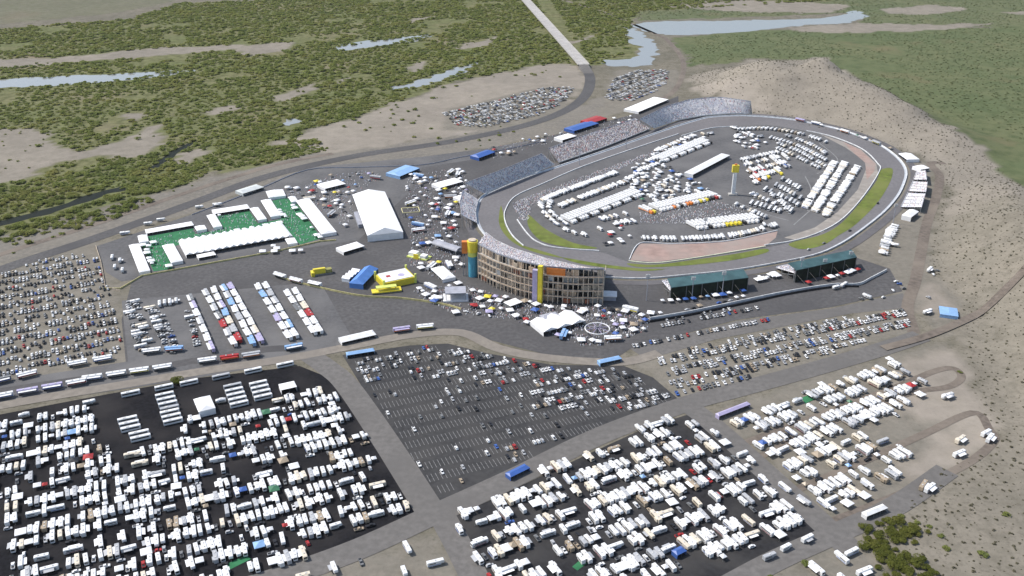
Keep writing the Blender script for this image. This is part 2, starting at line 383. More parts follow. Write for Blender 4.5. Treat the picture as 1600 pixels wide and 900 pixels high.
    sand = mix(nz(.01, .4, .6), (0.345, 0.305, 0.262), (0.285, 0.252, 0.220))
    grn = mix(nz(.006, .38, .62), (0.098, 0.122, 0.058), (0.128, 0.138, 0.070)); grn = mix(nz(.05, .45, .7), grn, (0.066, 0.086, 0.038)); grn = mix(nz(.004, .58, .7), grn, (0.15, 0.135, 0.075))
    oli = mix(nz(.01, .38, .62), (0.135, 0.150, 0.064), (0.175, 0.165, 0.088)); oli = mix(nz(.08, .42, .62), oli, (0.085, 0.092, 0.038)); oli = mix(nz(.005, .58, .72), oli, (0.20, 0.172, 0.12))
    edge = nz(.06, .25, .75)
    def soft(ch):
        a = N.new('ShaderNodeMath'); a.operation = 'MULTIPLY_ADD'; a.inputs[1].default_value = .35; L.new(edge, a.inputs[0])
        src = sep.outputs[ch] if ch < 3 else att.outputs['Alpha']; L.new(src, a.inputs[2])
        r = N.new('ShaderNodeMapRange'); r.inputs[1].default_value = .175; r.inputs[2].default_value = 1.0; L.new(a.outputs[0], r.inputs[0])
        k = N.new('ShaderNodeMath'); k.operation = 'MULTIPLY'; L.new(r.outputs[0], k.inputs[0])
        s2 = N.new('ShaderNodeMapRange'); s2.inputs[2].default_value = .12; L.new(src, s2.inputs[0]); L.new(s2.outputs[0], k.inputs[1]); return k.outputs[0]
    c = mix(soft(1), base, grav); c = mix(soft(2), c, sand); c = mix(soft(0), c, grn); c = mix(soft(3), c, oli)
    L.new(c, b.inputs['Base Color'])
    me.materials.append(m)
    tag(link('ground', me), 'desert floor of tan soil and green scrub around the speedway', None, None, 'structure')
build_ground()

def haze():
    mb = MB().box(-9500, 9500, -7500, 11500, -1.5, 384); me = mb.mesh('haze', [])
    m = bpy.data.materials.new('thin_dusty_air'); m.use_nodes = True; nt = m.node_tree; nt.nodes.remove(nt.nodes['Principled BSDF'])
    v = nt.nodes.new('ShaderNodeVolumePrincipled'); v.inputs['Color'].default_value = (.93, .95, 1, 1); v.inputs['Density'].default_value = HAZE; v.inputs['Anisotropy'].default_value = .2
    nt.links.new(v.outputs[0], nt.nodes['Material Output'].inputs['Volume']); me.materials.append(m)
    tag(link('haze', me), 'thin dusty air over the speedway', None, None, 'stuff')
HAZE = 0.000015
haze()
def sheet(name, pts, m, z, label=None, smooth=0, wob=0.0, kind='structure', cat=None):
    w = [Vector(p) if isinstance(p, Vector) else W(*p) for p in pts]
    if smooth: w = catmull(w, smooth, True)
    if wob:
        w = catmull(w, 3, True); w = [p + Vector((mnoise.noise(p * .045) * wob * 1.5, mnoise.noise(p * .045 + Vector((50, 9, 2))) * wob, 0)) for p in w]
    tris = []
    for a, b, c in tessellate_polygon([[Vector((p.x, p.y, 0)) for p in w]]):
        cr = (w[b].x - w[a].x) * (w[c].y - w[a].y) - (w[b].y - w[a].y) * (w[c].x - w[a].x)
        if abs(cr) > 1e-6: tris.append((a, b, c) if cr > 0 else (a, c, b))
    me = bpy.data.meshes.new(name); me.from_pydata([(p.x, p.y, z) for p in w], [], tris); me.materials.append(m)
    return tag(link(name, me), label, cat, None, kind)
def offsets(w, closed):
    out = []
    for i, p in enumerate(w):
        a = w[i - 1] if (i or closed) else p; b = w[(i + 1) % len(w)] if (i < len(w) - 1 or closed) else p
        d = (b - a); d.z = 0; d.normalize(); out.append(Vector((-d.y, d.x, 0)))
    return out
def ribbon(name, pts, width, m, z, label=None, smooth=6, closed=False, off=0.0, kind='structure', terrainz=False):
    w = catmull(WL(pts), smooth, closed) if smooth else WL(pts)
    n = offsets(w, closed); vs = []; 
    for p, q in zip(w, n):
        for sg in (-.5, .5):
            t = p + q * (off + sg * width); vs.append((t.x, t.y, z + (tz(t.x, t.y) + .5 if terrainz else 0)))
    k = len(w); fs = [(2 * i, 2 * ((i + 1) % k), 2 * ((i + 1) % k) + 1, 2 * i + 1) for i in range(k if closed else k - 1)]
    b = MB(); b.add(vs, [tuple(reversed(f)) for f in fs]); me = b.mesh(name, m); me.update()
    if me.polygons[0].normal.z < 0: me.flip_normals()
    return tag(link(name, me), label, None, None, kind)
def wall_mb(mb, w, h, t, closed=False, z0=0.0, mi=0):
    n = offsets(w, closed); k = len(w); vs = []
    for p, q in zip(w, n):
        for sg, z in ((-.5, z0), (.5, z0), (.5, z0 + h), (-.5, z0 + h)):
            a = p + q * (sg * t); vs.append((a.x, a.y, z))
    fs = []
    for i in range(k if closed else k - 1):
        j = (i + 1) % k
        for a, b in ((0, 1), (1, 2), (2, 3), (3, 0)): fs.append((4 * i + a, 4 * i + b, 4 * j + b, 4 * j + a))
    if not closed: fs += [(0, 1, 2, 3), (4 * k - 1, 4 * k - 2, 4 * k - 3, 4 * k - 4)]
    return mb.add(vs, fs, mi)
def barrier(name, pts, h, t, m, label, cat='barrier', smooth=6, closed=False, group=None):
    w = catmull(WL(pts), smooth, closed) if smooth else WL(pts)
    me = wall_mb(MB(), w, h, t, closed).mesh(name, m)
    bm = bmesh.new(); bm.from_mesh(me); bmesh.ops.recalc_face_normals(bm, faces=bm.faces); bm.to_mesh(me); bm.free()
    return tag(link(name, me), label, cat, group)

# ---------------------------------------------------------------- paved areas and roads
sheet('paddock_asphalt', [(208, 432), (240, 430), (430, 395), (560, 375), (640, 300), (660, 262), (735, 250), (850, 215), (985, 180), (1060, 150), (1060, 185), (950, 225), (760, 290), (735, 330), (740, 380), (900, 440), (1000, 445), (1230, 425),
      (1330, 400), (1390, 420), (1410, 455), (1300, 480), (1150, 500), (985, 545), (960, 562), (860, 556), (760, 530), (720, 515), (640, 520), (540, 540), (470, 560), (300, 592), (200, 600), (190, 500)], M_ASPH, 0.10, 'dark grey asphalt paddock outside the track')
sheet('fanzone_asphalt', [(150, 385), (300, 335), (480, 262), (660, 245), (760, 232), (850, 215), (760, 262), (660, 300), (560, 378), (430, 398), (240, 432), (190, 440), (165, 425)], M_ASPH_IN, 0.05, 'asphalt of the hospitality area and fan zone')
sheet('vendor_asphalt', [(190, 470), (500, 440), (560, 545), (470, 562), (300, 592), (-150, 660), (-150, 620), (200, 565)], M_ASPH_IN, 0.14, 'asphalt of the merchandise trailer area')
sheet('camping_lot_asphalt', [(-220, 690), (0, 648), (120, 625), (300, 592), (468, 572), (518, 592), (650, 795), (640, 815), (540, 860), (430, 895), (330, 945), (-220, 1060)], M_ASPH_BLACK, 0.16, 'nearly black asphalt of the packed camping lot')
sheet('striped_lot_asphalt', [(535, 555), (640, 540), (700, 537), (760, 552), (860, 570), (975, 572), (1020, 590), (1058, 622), (1000, 648), (900, 690), (760, 760), (690, 788), (668, 780), (600, 660)], M_ASPH_DARK, 0.16, 'dark asphalt lot with painted stalls')
sheet('motorhome_lot_asphalt', [(695, 812), (760, 785), (880, 728), (1010, 668), (1075, 648), (1110, 662), (1200, 740), (1276, 822), (1268, 840), (1080, 920), (980, 980), (820, 1000), (760, 920)], M_ASPH_MID, 0.16, 'dark asphalt lot full of motorhomes')
sheet('gravel_verge', [(985, 545), (1150, 502), (1300, 482), (1410, 458), (1425, 480), (1330, 490), (1120, 530), (1010, 562)], M_ROAD, 0.12, 'worn grey verge beside the car park')
ribbon('lot_road', [(482, 554), (512, 575), (543, 603), (603, 690), (675, 803)], 18, M_ROAD, 0.20, 'grey service road between the two asphalt lots')
ribbon('lower_road', [(300, 945), (430, 905), (560, 858), (680, 803), (800, 748), (940, 680), (1070, 632), (1150, 610), (1260, 580), (1370, 548), (1440, 525)], 18, M_ROAD, 0.22, 'grey road sweeping past the camping lots')
ribbon('crossing_road', [(1062, 630), (1100, 652), (1190, 732), (1300, 832), (1330, 860)], 17, M_ROAD, 0.20, 'grey road between the asphalt lot and gravel campground')
ribbon('corner_road', [(1480, 735), (1400, 790), (1310, 832), (1200, 882), (1060, 960)], 15, M_ROAD, 0.24, 'grey road along the lower edge of the lots')
ribbon('stub_road', [(690, 805), (720, 860), (770, 960)], 16, M_ROAD, 0.18, 'short road heading out of the picture bottom')
ribbon('tan_road', [(-150, 668), (0, 634), (200, 600), (330, 578), (440, 562), (540, 543), (640, 524), (720, 520), (780, 545), (860, 560), (970, 566), (1030, 552)], 11, M_ROADTAN, 0.26, 'tan concrete road curving past the striped lot')
ribbon('vendor_road', [(-150, 640), (0, 612), (200, 582), (400, 548), (470, 545)], 10, M_ASPH, 0.18, 'grey lane between rows of vendor trailers')
ribbon('bank_road', [(-200, 500), (0, 422), (150, 372), (300, 318), (420, 275), (560, 243), (700, 222), (820, 196), (885, 172), (915, 148), (922, 122), (912, 104)], 17, M_ASPH, 0.20, 'grey access road along the river bank to the bridge')
ribbon('bank_track', [(-200, 470), (0, 398), (150, 350), (300, 298), (430, 258), (520, 240)], 9, M_DIRTROAD, 0.14, 'dirt track above the river bank')
ribbon('hill_road', [(1640, 300), (1560, 268), (1500, 258), (1455, 255), (1468, 275), (1462, 310), (1448, 350), (1438, 400), (1430, 440), (1418, 480), (1428, 520)], 10, M_DIRTROAD, 0.16, 'brown dirt road below the desert hill')
ribbon('desert_road', [(1380, 545), (1450, 525), (1520, 495), (1600, 455), (1700, 400)], 8, M_DIRTROAD, 0.30, 'dirt road running into the desert', terrainz=True)
ribbon('edge_track', [(1040, 60), (1062, 85), (1068, 110), (1050, 145), (1000, 170)], 9, M_DIRTROAD, 0.15, 'grey track leading to the river')
ribbon('river_track', [(880, 0), (940, 18), (985, 36), (1040, 60)], 9, M_DIRTROAD, 0.12, 'grey track through the river scrub')
ribbon('camp_loop', [(1185, 715), (1300, 660), (1420, 615), (1480, 605), (1502, 590), (1490, 576), (1460, 580), (1400, 605), (1290, 645), (1165, 692)], 6, M_DIRTROAD, 0.18, 'looping dirt lane inside the gravel campground')
ribbon('camp_lane', [(1245, 765), (1340, 725), (1440, 680), (1520, 645), (1545, 670), (1552, 690), (1505, 728), (1400, 775), (1300, 815)], 6, M_DIRTROAD, 0.18, 'dirt lane round the lower campground')

# painted stalls of the striped lot
def stalls():
    poly = WL([(548, 562), (640, 545), (700, 543), (860, 576), (970, 578), (1048, 620), (900, 682), (690, 768), (676, 765)])
    a, b_ = W(600, 668), W(800, 625); d = (b_ - a).normalized(); n = Vector((-d.y, d.x, 0)); vs = []; mb = MB()
    for k in range(-14, 16):
        c = a + n * (k * 13.2)
        for i in range(-160, 160):
            p = c + d * (i * 2.8)
            if inp(p, poly):
                for s in (-1, 1):
                    q0, q1 = p + n * (s * 0.2), p + n * (s * 4.0)
                    t = d * 0.15
                    pts = [q0 - t, q0 + t, q1 + t, q1 - t]
                    if s > 0: pts = pts
                    else: pts.reverse()
                    mb.add([(v.x, v.y, .21) for v in pts], [(0, 1, 2, 3)])
    me = mb.mesh('stall_marking', M_LINE)
    for p in (0,):
        if me.polygons[0].normal.z < 0: me.flip_normals()
    tag(link('stall_marking', me), 'rows of white painted parking stall lines', None, None, 'structure')
    return poly, a, d, n
STALL = stalls()

# ---------------------------------------------------------------- water
for nm, pts, m in (
    ('river', [(-200, 132), (0, 124), (60, 121), (140, 117), (230, 113), (300, 110), (255, 119), (170, 128), (90, 134), (0, 138), (-200, 150)], M_WATER),
    ('river', [(520, 75), (560, 66), (620, 60), (672, 53), (650, 63), (590, 73), (540, 78)], M_WATER),
    ('river', [(610, 138), (660, 124), (700, 109), (748, 98), (722, 113), (690, 126), (650, 137)], M_WATER),
    ('river', [(988, 38), (1050, 33), (1150, 32), (1290, 28), (1335, 17), (1352, 26), (1320, 36), (1250, 40), (1160, 50), (1060, 55), (1015, 50)], M_WATER),
    ('river', [(978, 44), (1000, 50), (1024, 70), (1023, 92), (1004, 103), (950, 103), (946, 95), (992, 90), (1002, 78), (984, 60)], M_WATER),
    ('river', [(437, 192), (452, 187), (468, 190), (450, 198)], M_WATER),
    ('creek', [(-20, 352), (30, 338), (80, 325), (130, 308), (190, 290), (196, 296), (140, 314), (85, 332), (30, 346), (-20, 360)], M_CREEK),
    ('creek', [(230, 266), (262, 240), (300, 222), (302, 226), (268, 246), (240, 268)], M_CREEK)):
    sheet(nm, pts, m, 0.12 if nm == 'river' else 0.14, 'pale still river water' if nm == 'river' else 'narrow dark creek with bush shade in its colour', smooth=4, wob=11 if nm == 'river' else 5)

# ---------------------------------------------------------------- speedway
OUTER = [(744, 332), (749, 312), (770, 298), (820, 277), (868, 262), (954, 233), (1040, 203), (1088, 188), (1112, 183), (1160, 181), (1220, 185), (1264, 192), (1320, 205), (1371, 225), (1395, 240),
         (1411, 256), (1417, 271), (1413, 288), (1403, 308), (1381, 333), (1343, 363), (1310, 384), (1270, 400), (1190, 416), (1130, 425), (1070, 431), (1010, 436), (946, 434), (900, 425), (850, 412), (800, 396), (774, 383), (753, 363), (745, 347)]
INNER = [(788, 338), (789, 326), (804, 306), (850, 285), (910, 260), (990, 232), (1060, 209), (1120, 199), (1152, 196), (1200, 196), (1260, 205), (1300, 215), (1347, 232), (1372, 256), (1376, 275), (1362, 302),
         (1334, 332), (1300, 358), (1241, 377), (1194, 388), (1087, 404), (1024, 412), (981, 409), (936, 394), (870, 389), (816, 382), (800, 368), (790, 352)]
sheet('race_track', OUTER, M_ASPH_TRACK, 0.30, 'grey asphalt racing oval', smooth=5)
sheet('infield_pavement', INNER, M_ASPH_IN, 0.36, 'grey asphalt infield of the speedway', smooth=4)
ribbon('racing_groove', [(p[0], p[1]) for p in OUTER], 9, mat('dark_groove_asphalt', (0.112, 0.107, 0.111), 0.85, 0.1, 0.2, big=(0.02, (0.14, 0.135, 0.14))), 0.33, 'darker racing groove worn into the oval', smooth=4, closed=True, off=8.5 if True else 0)
for pts in ([(783, 322), (780, 335), (780, 350), (788, 366), (806, 382), (840, 396), (880, 404), (870, 400), (838, 390), (816, 383), (800, 370), (789, 352), (787, 338)],
            [(826, 336), (844, 352), (862, 364), (896, 380), (934, 388), (905, 389), (876, 385), (846, 377), (830, 362), (824, 348)],
            [(880, 403), (940, 413), (1000, 420), (1040, 421), (1000, 424), (940, 418), (900, 411)],
            [(981, 412), (1024, 414), (1087, 406), (1150, 397), (1194, 389), (1198, 395), (1151, 406), (1087, 414), (1024, 418), (992, 417)],
            [(1376, 266), (1394, 264), (1391, 284), (1371, 317), (1337, 351), (1311, 368), (1287, 383), (1255, 390), (1233, 384), (1241, 378), (1287, 366), (1319, 345), (1351, 308), (1370, 282)]):
    sheet('infield_grass', pts, M_GRASS, 0.42, 'mown green grass strip beside the track', smooth=4)
sheet('brick_apron', [(1000, 381), (1045, 382), (1109, 380), (1151, 375), (1215, 362), (1212, 372), (1196, 385), (1087, 402), (1024, 410), (983, 407)], M_BRICK, 0.42, 'pink brick coloured apron inside the near straight')
sheet('gravel_apron', [(1281, 210), (1321, 231), (1351, 252), (1353, 265), (1340, 297), (1308, 332), (1273, 356), (1225, 372), (1241, 375), (1285, 364), (1317, 343), (1349, 306), (1372, 272), (1369, 256), (1345, 234), (1315, 221)], M_GRAVELP, 0.40, 'pale gravel apron inside the far bend')
sheet('brick_patch', [(1316, 221), (1345, 235), (1368, 256), (1366, 268), (1354, 282), (1352, 255), (1330, 236)], M_BRICK, 0.44, 'pink paved patch on the bend apron')
ribbon('outer_apron', OUTER, 3.2, mat('pale_apron_concrete', (0.44, 0.47, 0.51), 0.7, 0.08, 0.2), 0.38, 'pale concrete strip under the outer wall', smooth=4, closed=True, off=-1.0)
barrier('outer_wall', OUTER, 1.6, 0.7, M_WALLW, 'long white outer retaining wall running right round the oval', 'wall', 4, True)
barrier('pit_wall', [(1060, 210), (990, 233), (910, 261), (850, 287), (806, 307), (790, 328), (789, 346), (800, 368), (818, 385)], 1.3, 0.9, M_WALLW, 'white inner wall of the straight that hooks round the left grass strip', 'wall')
barrier('pit_wall', [(808, 344), (824, 366), (840, 379), (870, 388), (936, 393)], 1.3, 0.9, M_WALLW, 'white wall along the lower side of the left infield grass lens', 'wall')
barrier('pit_wall', [(982, 409), (1024, 412), (1087, 404), (1196, 386)], 1.3, 1.1, mat('cream_wall_paint', (0.66, 0.66, 0.50), 0.6, 0.08, 0.2), 'cream wall between the pink brick apron and grass', 'wall')
barrier('pit_wall', [(983, 407), (1000, 381), (1045, 382), (1109, 380), (1151, 375), (1215, 361)], 1.3, 0.7, M_WALLW, 'white wall on the upper side of the pink brick apron', 'wall')
barrier('pit_wall', [(1194, 384), (1240, 377), (1280, 364), (1316, 343), (1350, 306), (1374, 268), (1371, 256), (1346, 233), (1300, 214), (1260, 205)], 1.3, 0.9, M_WALLW, 'white wall curving round the inside of the far right bend', 'wall')
barrier('pit_wall', [(1152, 198), (1110, 201), (1065, 213)], 1.3, 0.9, M_WALLW, 'short white wall at the far end of the straight', 'wall')
for pts in ([(1280, 224), (1308, 248), (1300, 262), (1276, 272)], [(1316, 262), (1296, 300), (1240, 352)], [(1262, 330), (1268, 300), (1258, 276)], [(1150, 316), (1200, 336), (1232, 345)]):
    ribbon('infield_kerb', pts, 1.3, M_LINE, 0.46, 'pale kerb line on the infield pavement')

def resample(pts, n):
    L = [0.0]
    for a, b in zip(pts, pts[1:]): L.append(L[-1] + (b - a).length)
    out = []; j = 0
    for i in range(n):
        t = L[-1] * i / (n - 1)
        while j < len(L) - 2 and L[j + 1] < t: j += 1
        f = (t - L[j]) / max(1e-6, L[j + 1] - L[j]); out.append(pts[j].lerp(pts[j + 1], f))
    return out
CROWD_COLS = [mat('crowd_' + n, c, 0.9, 0) for n, c in (('white', (.82, .81, .80)), ('blue', (.50, .53, .64)), ('red', (.55, .30, .30)), ('dark', (.24, .23, .27)), ('skin', (.60, .48, .42)), ('grey', (.55, .56, .62)))]
def fast_mesh(name, V, F4, mi, mats):
    me = bpy.data.meshes.new(name); V = np.asarray(V, np.float32); F4 = np.asarray(F4, np.int32)
    me.vertices.add(len(V)); me.vertices.foreach_set('co', V.ravel()); k = F4.shape[1]
    me.loops.add(F4.size); me.loops.foreach_set('vertex_index', F4.ravel())
    me.polygons.add(len(F4)); me.polygons.foreach_set('loop_start', np.arange(0, F4.size, k, dtype=np.int32)); me.polygons.foreach_set('loop_total', np.full(len(F4), k, np.int32))
    for m in mats: me.materials.append(m)
    me.polygons.foreach_set('material_index', np.asarray(mi, np.int32)); me.update(); return me
def crowd(label, P, group='spectators'):
    P = np.asarray(P); n = len(P)
    if not n: return
    b = np.array([(-.26, -.18, 0), (.26, -.18, 0), (.26, .18, 0), (-.26, .18, 0), (-.2, -.15, .7), (.2, -.15, .7), (.2, .15, .7), (-.2, .15, .7), (-.12, -.12, 1.1), (.12, -.12, 1.1), (.12, .12, 1.1), (-.12, .12, 1.1)])
    f = np.array([(0, 1, 5, 4), (1, 2, 6, 5), (2, 3, 7, 6), (3, 0, 4, 7), (4, 5, 9, 8), (5, 6, 10, 9), (6, 7, 11, 10), (7, 4, 8, 11), (8, 9, 10, 11)])
    a = NR.rand(n) * 6.28; c, s = np.cos(a), np.sin(a); sc = 0.9 + NR.rand(n) * 0.4
    x = b[None, :, 0] * c[:, None] - b[None, :, 1] * s[:, None]; y = b[None, :, 0] * s[:, None] + b[None, :, 1] * c[:, None]
    V = np.stack([x * 1.3 + P[:, 0:1], y * 1.3 + P[:, 1:2], b[None, :, 2] * sc[:, None] + P[:, 2:3]], -1).reshape(-1, 3)
    F = (f[None] + (np.arange(n) * 12)[:, None, None]).reshape(-1, 4)
    col = NR.choice([0, 1, 2, 3, 5], n, p=[.36, .22, .10, .16, .16]); mi = np.repeat(col[:, None], 9, 1); mi[:, 8] = 4
    tag(link('crowd', fast_mesh('crowd', V, F, mi.ravel(), CROWD_COLS)), label, 'crowd', group, 'stuff')

def seating_mb(fr, re, z0, z1, rows, flat=True):
    n = len(fr); mb = MB(); vs = []; prof = []
    for j in range(rows):
        z = z0 + (z1 - z0) * j / (rows - 1)
        prof += [(j / rows, z), ((j + 1) / rows, z)]
    prof = [(0, z0 - 0.6)] + prof
    for p, q in zip(fr, re):
        for t, z in prof: a = p.lerp(q, t); vs.append((a.x, a.y, z))
    k = len(prof)
    mb.add(vs, [(i * k + j, i * k + j + 1, (i + 1) * k + j + 1, (i + 1) * k + j) for i in range(n - 1) for j in range(k - 1)])
    return mb
def fixn(me):
    bm = bmesh.new(); bm.from_mesh(me); bmesh.ops.recalc_face_normals(bm, faces=bm.faces); bm.to_mesh(me); bm.free(); return me
def grandstand(name, label, fr, re, z0, z1, rows, fill, crowd_label, seat=M_SEAT, n=17, group='grandstands round the oval', aisles=6):
    fr, re = resample(fr, n), resample(re, n); mid = (fr[n // 2] + re[n // 2]) / 2; mid.z = 0
    root = thing(name, label, 'grandstand', mid, 0, group)
    def part(nm, mb, m):
        mb.v = [(v[0] - mid.x, v[1] - mid.y, v[2]) for v in mb.v]; return link(nm, fixn(mb.mesh(nm, m)), root)
    part('seating', seating_mb(fr, re, z0, z1, rows), seat)
    fb = MB()
    for i in range(0, n, 2):
        for t in (.35, .7, 1.0):
            p = fr[i].lerp(re[i], t - .02); fb.tube((p.x, p.y, 0), (p.x, p.y, z0 + (z1 - z0) * t - .8), .3, 5)
        a, b = fr[i].lerp(re[i], .35), re[i]; fb.tube((a.x, a.y, .5), (b.x, b.y, z1 - 1.5), .22, 4)
    for t in (.35, .7, .98):
        for i in range(0, n - 2, 2):
            a, b = fr[i].lerp(re[i], t - .02 if t < .9 else .98), fr[i + 2].lerp(re[i + 2], t - .02 if t < .9 else .98); zz = (z0 + (z1 - z0) * t - .8) * .8; fb.tube((a.x, a.y, zz), (b.x, b.y, zz), .25, 4)
    part('frame', fb, M_STEEL)
    part('back_rail', wall_mb(MB(), [Vector((p.x, p.y, 0)) for p in re], 1.3, .3, False, z1), M_GREYROOF)
    part('front_rail', wall_mb(MB(), fr, 1.1, .2, False, z0 - .2), M_WALLW)
    for i in range(1, aisles):
        t = i / aisles * (n - 1); k = int(t); f = t - k; a = fr[k].lerp(fr[min(k + 1, n - 1)], f); b = re[k].lerp(re[min(k + 1, n - 1)], f)
        d = (fr[min(k + 1, n - 1)] - fr[k]).normalized() * .7
        q = [(a - d), (a + d), (b + d), (b - d)]; ab = MB(); ab.add([(v.x, v.y, (z0 if c < 2 else z1) + .35) for c, v in enumerate(q)], [(0, 1, 2, 3)]); part('aisle', ab, M_CONC)
    if fill:
        P = []; width = sum((fr[i + 1] - fr[i]).length for i in range(n - 1)); N = int(width / .75 * rows * fill)
        for _ in range(N):
            j = RND.randrange(rows); t = RND.random() * (n - 1); k = min(int(t), n - 2); f = t - k
            if abs((t * aisles / (n - 1)) % 1) < .05 and RND.random() < .8: continue
            a = fr[k].lerp(fr[k + 1], f).lerp(re[k].lerp(re[k + 1], f), (j + .5) / rows); P.append((a.x, a.y, z0 + (z1 - z0) * j / (rows - 1)))
        crowd(crowd_label, P, 'spectators in the stands')
    return root, fr, re, mid, part

# far straight stands
grandstand('grandstand', 'blue grey grandstand full of people beside the sharp left bend', WL([(757, 305), (800, 287), (866, 260)]), [W(727, 287, 18), W(780, 268, 18), W(847, 241, 18)], 2.5, 18, 26, .38, 'packed spectators on the stand beside the left bend')
grandstand('grandstand', 'brownish open grandstand in the middle of the upper straight', WL([(873, 257), (940, 234), (1016, 204)]), [W(857, 233, 12), W(915, 212, 12), W(992, 186, 12)], 2.5, 12, 22, .33, 'packed spectators on the middle stand of the upper straight', seat=mat('bronze_bleachers', (0.33, 0.29, 0.285), 0.7, 0.15, .2))
grandstand('grandstand', 'far blue grey grandstand curving below the bare hill', WL([(1022, 203), (1060, 190), (1100, 183), (1140, 180), (1175, 180)]), [W(1000, 187, 20), W(1040, 167, 20), W(1078, 156, 20), W(1122, 152, 20), W(1173, 159, 20)], 2.5, 20, 30, .22, 'scattered spectators on the far curved stand under the hill')
for lb, f, r in (('small silver bleacher stand furthest from the camera on the right bend', [(1427, 282), (1432, 268)], [(1448, 281), (1446, 267)]), ('middle silver bleacher of three lined up on the right bend', [(1419, 300), (1426, 285)], [(1447, 300), (1449, 285)]),
                 ('silver bleacher nearest the white marquee on the right bend', [(1407, 325), (1418, 303)], [(1440, 324), (1446, 303)])):
    grandstand('bleacher', lb, WL(f), [W(a, b, 7) for a, b in r], 1.5, 7, 12, .12, 'a few spectators on the ' + lb.split(' on the')[0].replace(' furthest from the camera', ' far').replace(' of three lined up', ''), n=7, group='silver bleachers on the right bend', aisles=4)

# the tall curved stand whose back faces the camera
S1_F = WL([(759, 368), (776, 381), (802, 393), (850, 408), (900, 420), (946, 429)])
S1_R = WL([(748, 433), (778, 449), (812, 461), (850, 470), (896, 474), (941, 474)])
S1_H = HT(941, 474, 421)
root1, fr1, re1, mid1, part1 = grandstand('grandstand', 'tall curved grandstand showing its beige open back and coloured towers', S1_F, S1_R, 3, S1_H, 44, .45, 'spectators on the tall curved stand by the near bend', n=25)
def along(t, pts=re1):
    k = min(int(t * (len(pts) - 1)), len(pts) - 2); f = t * (len(pts) - 1) - k; p = pts[k].lerp(pts[k + 1], f); d = (pts[k + 1] - pts[k]).normalized(); o = Vector((d.y, -d.x, 0))
    return p, d, o                     # o points away from the track
def slab(t0, t1, z0, z1, thick, off, n=4):
    mb = MB(); w = [along(t0 + (t1 - t0) * i / n)[0] + along(t0 + (t1 - t0) * i / n)[2] * off for i in range(n + 1)]
    return wall_mb(mb, w, z1 - z0, thick, False, z0)
LV = [S1_H * f for f in (.2, .4, .6, .8)]
for z in LV: part1('walkway', slab(0.03, 1, z - .35, z, 3.4, 1.5, 22), M_CONC)
for z in LV: part1('railing', slab(0.03, 1, z + .1, z + 1.0, .12, 3.2, 22), M_TANP)
cb = MB()
for i in range(30):
    p, d, o = along(0.03 + .97 * i / 29)
    for s in (.2, 3.0): q = p + o * s; cb.tube((q.x, q.y, 0), (q.x, q.y, S1_H - (.4 if s < 1 else S1_H * .18)), .38, 5)
part1('column', cb, M_BEIGE)
rr = random.Random(5)
for lv in range(5):
    z0 = 0 if lv == 0 else LV[lv - 1]; t = 0.04
    while t < .985:
        w = rr.uniform(.03, .075); q = rr.random()
        if q < .76:
            m = rr.choice([M_BROWN, M_BROWN, M_BROWN, M_BEIGE, M_BEIGE, M_BEIGE, M_TANP, M_TANP, M_WALLW, M_CONC])
            if lv == 2 and t > .72: m = M_BEIGE
            if rr.random() < .07: m = M_RUST
            part1('rear_panel', slab(t, min(1, t + w * .93), z0 + .1, z0 + S1_H * .2 - (.45 if q < .5 else 2.2), .3, -.4 if q < .5 else .6, 3), m)
        t += w
part1('orange_panel', slab(.62, .745, S1_H * .76, S1_H * 1.0, .5, 1.2, 3), M_ORANGE)
part1('end_wall', wall_mb(MB(), [re1[-1], fr1[-1]], S1_H * .0 + 9, .4, False, 0), M_BEIGE)
mb = MB(); a, b = re1[-1], fr1[-1]; d = (b - a).normalized() * .3; e = Vector((-d.y, d.x, 0))
mb.add([(p.x, p.y, z) for s in (0, 1) for p, z in ((a + e * (1 + 2 * s), 0), (b + e * (1 + 2 * s), 0), (b + e * (1 + 2 * s), 3), (a + e * (1 + 2 * s), S1_H))], [(0, 1, 2, 3), (7, 6, 5, 4), (0, 4, 5, 1), (1, 5, 6, 2), (2, 6, 7, 3), (3, 7, 4, 0)])
part1('end_wall', mb, M_CONC)
p, d, o = along(.585); q = p + o * 4.6
ty = MB().box(-1.9, 1.9, -1.9, 1.9, 0, HT(835, 466, 409)); ty.v = [xf(v, (q.x, q.y, 0), math.atan2(d.y, d.x)) for v in ty.v]; part1('yellow_stair_tower', ty, M_YEL)
q2 = q - d * 4.5; ty = MB().box(-2.2, 2.2, -1.8, 1.8, 0, HT(835, 466, 416)); ty.v = [xf(v, (q2.x, q2.y, 0), math.atan2(d.y, d.x)) for v in ty.v]; part1('grey_stair_tower', ty, M_PURP)
# round painted tower
g = W(739, 431); H = HT(739, 431, 374)
t = thing('painted_tower', 'round tower, blue below and yellow orange above, at the stand end', 'tower', g)
link('lower_shaft', MB().tube((0, 0, 0), (0, 0, H * .56), 4.2, 20).mesh('lower_shaft', mat('turquoise_paint', (0.08, 0.33, 0.46), .6, .06, .2)), t)
link('middle_band', MB().tube((0, 0, H * .56), (0, 0, H * .68), 4.35, 20).mesh('middle_band', M_LIME), t)
link('upper_drum', MB().tube((0, 0, H * .68), (0, 0, H * .96), 5.0, 20).mesh('upper_drum', M_YEL), t)
link('cap', MB().tube((0, 0, H * .96), (0, 0, H), 3.6, 20).mesh('cap', M_BEIGE), t)
link('orange_panel', MB().box(-9.5, -4.6, -2.2, 2.2, H * .64, H * .95).mesh('orange_panel', M_ORANGE), t)
link('panel_post', MB().box(-9, -8.3, -.4, .4, 0, H * .64).box(-6.5, -5.8, -.4, .4, 0, H * .64).mesh('panel_post', M_STEEL), t)
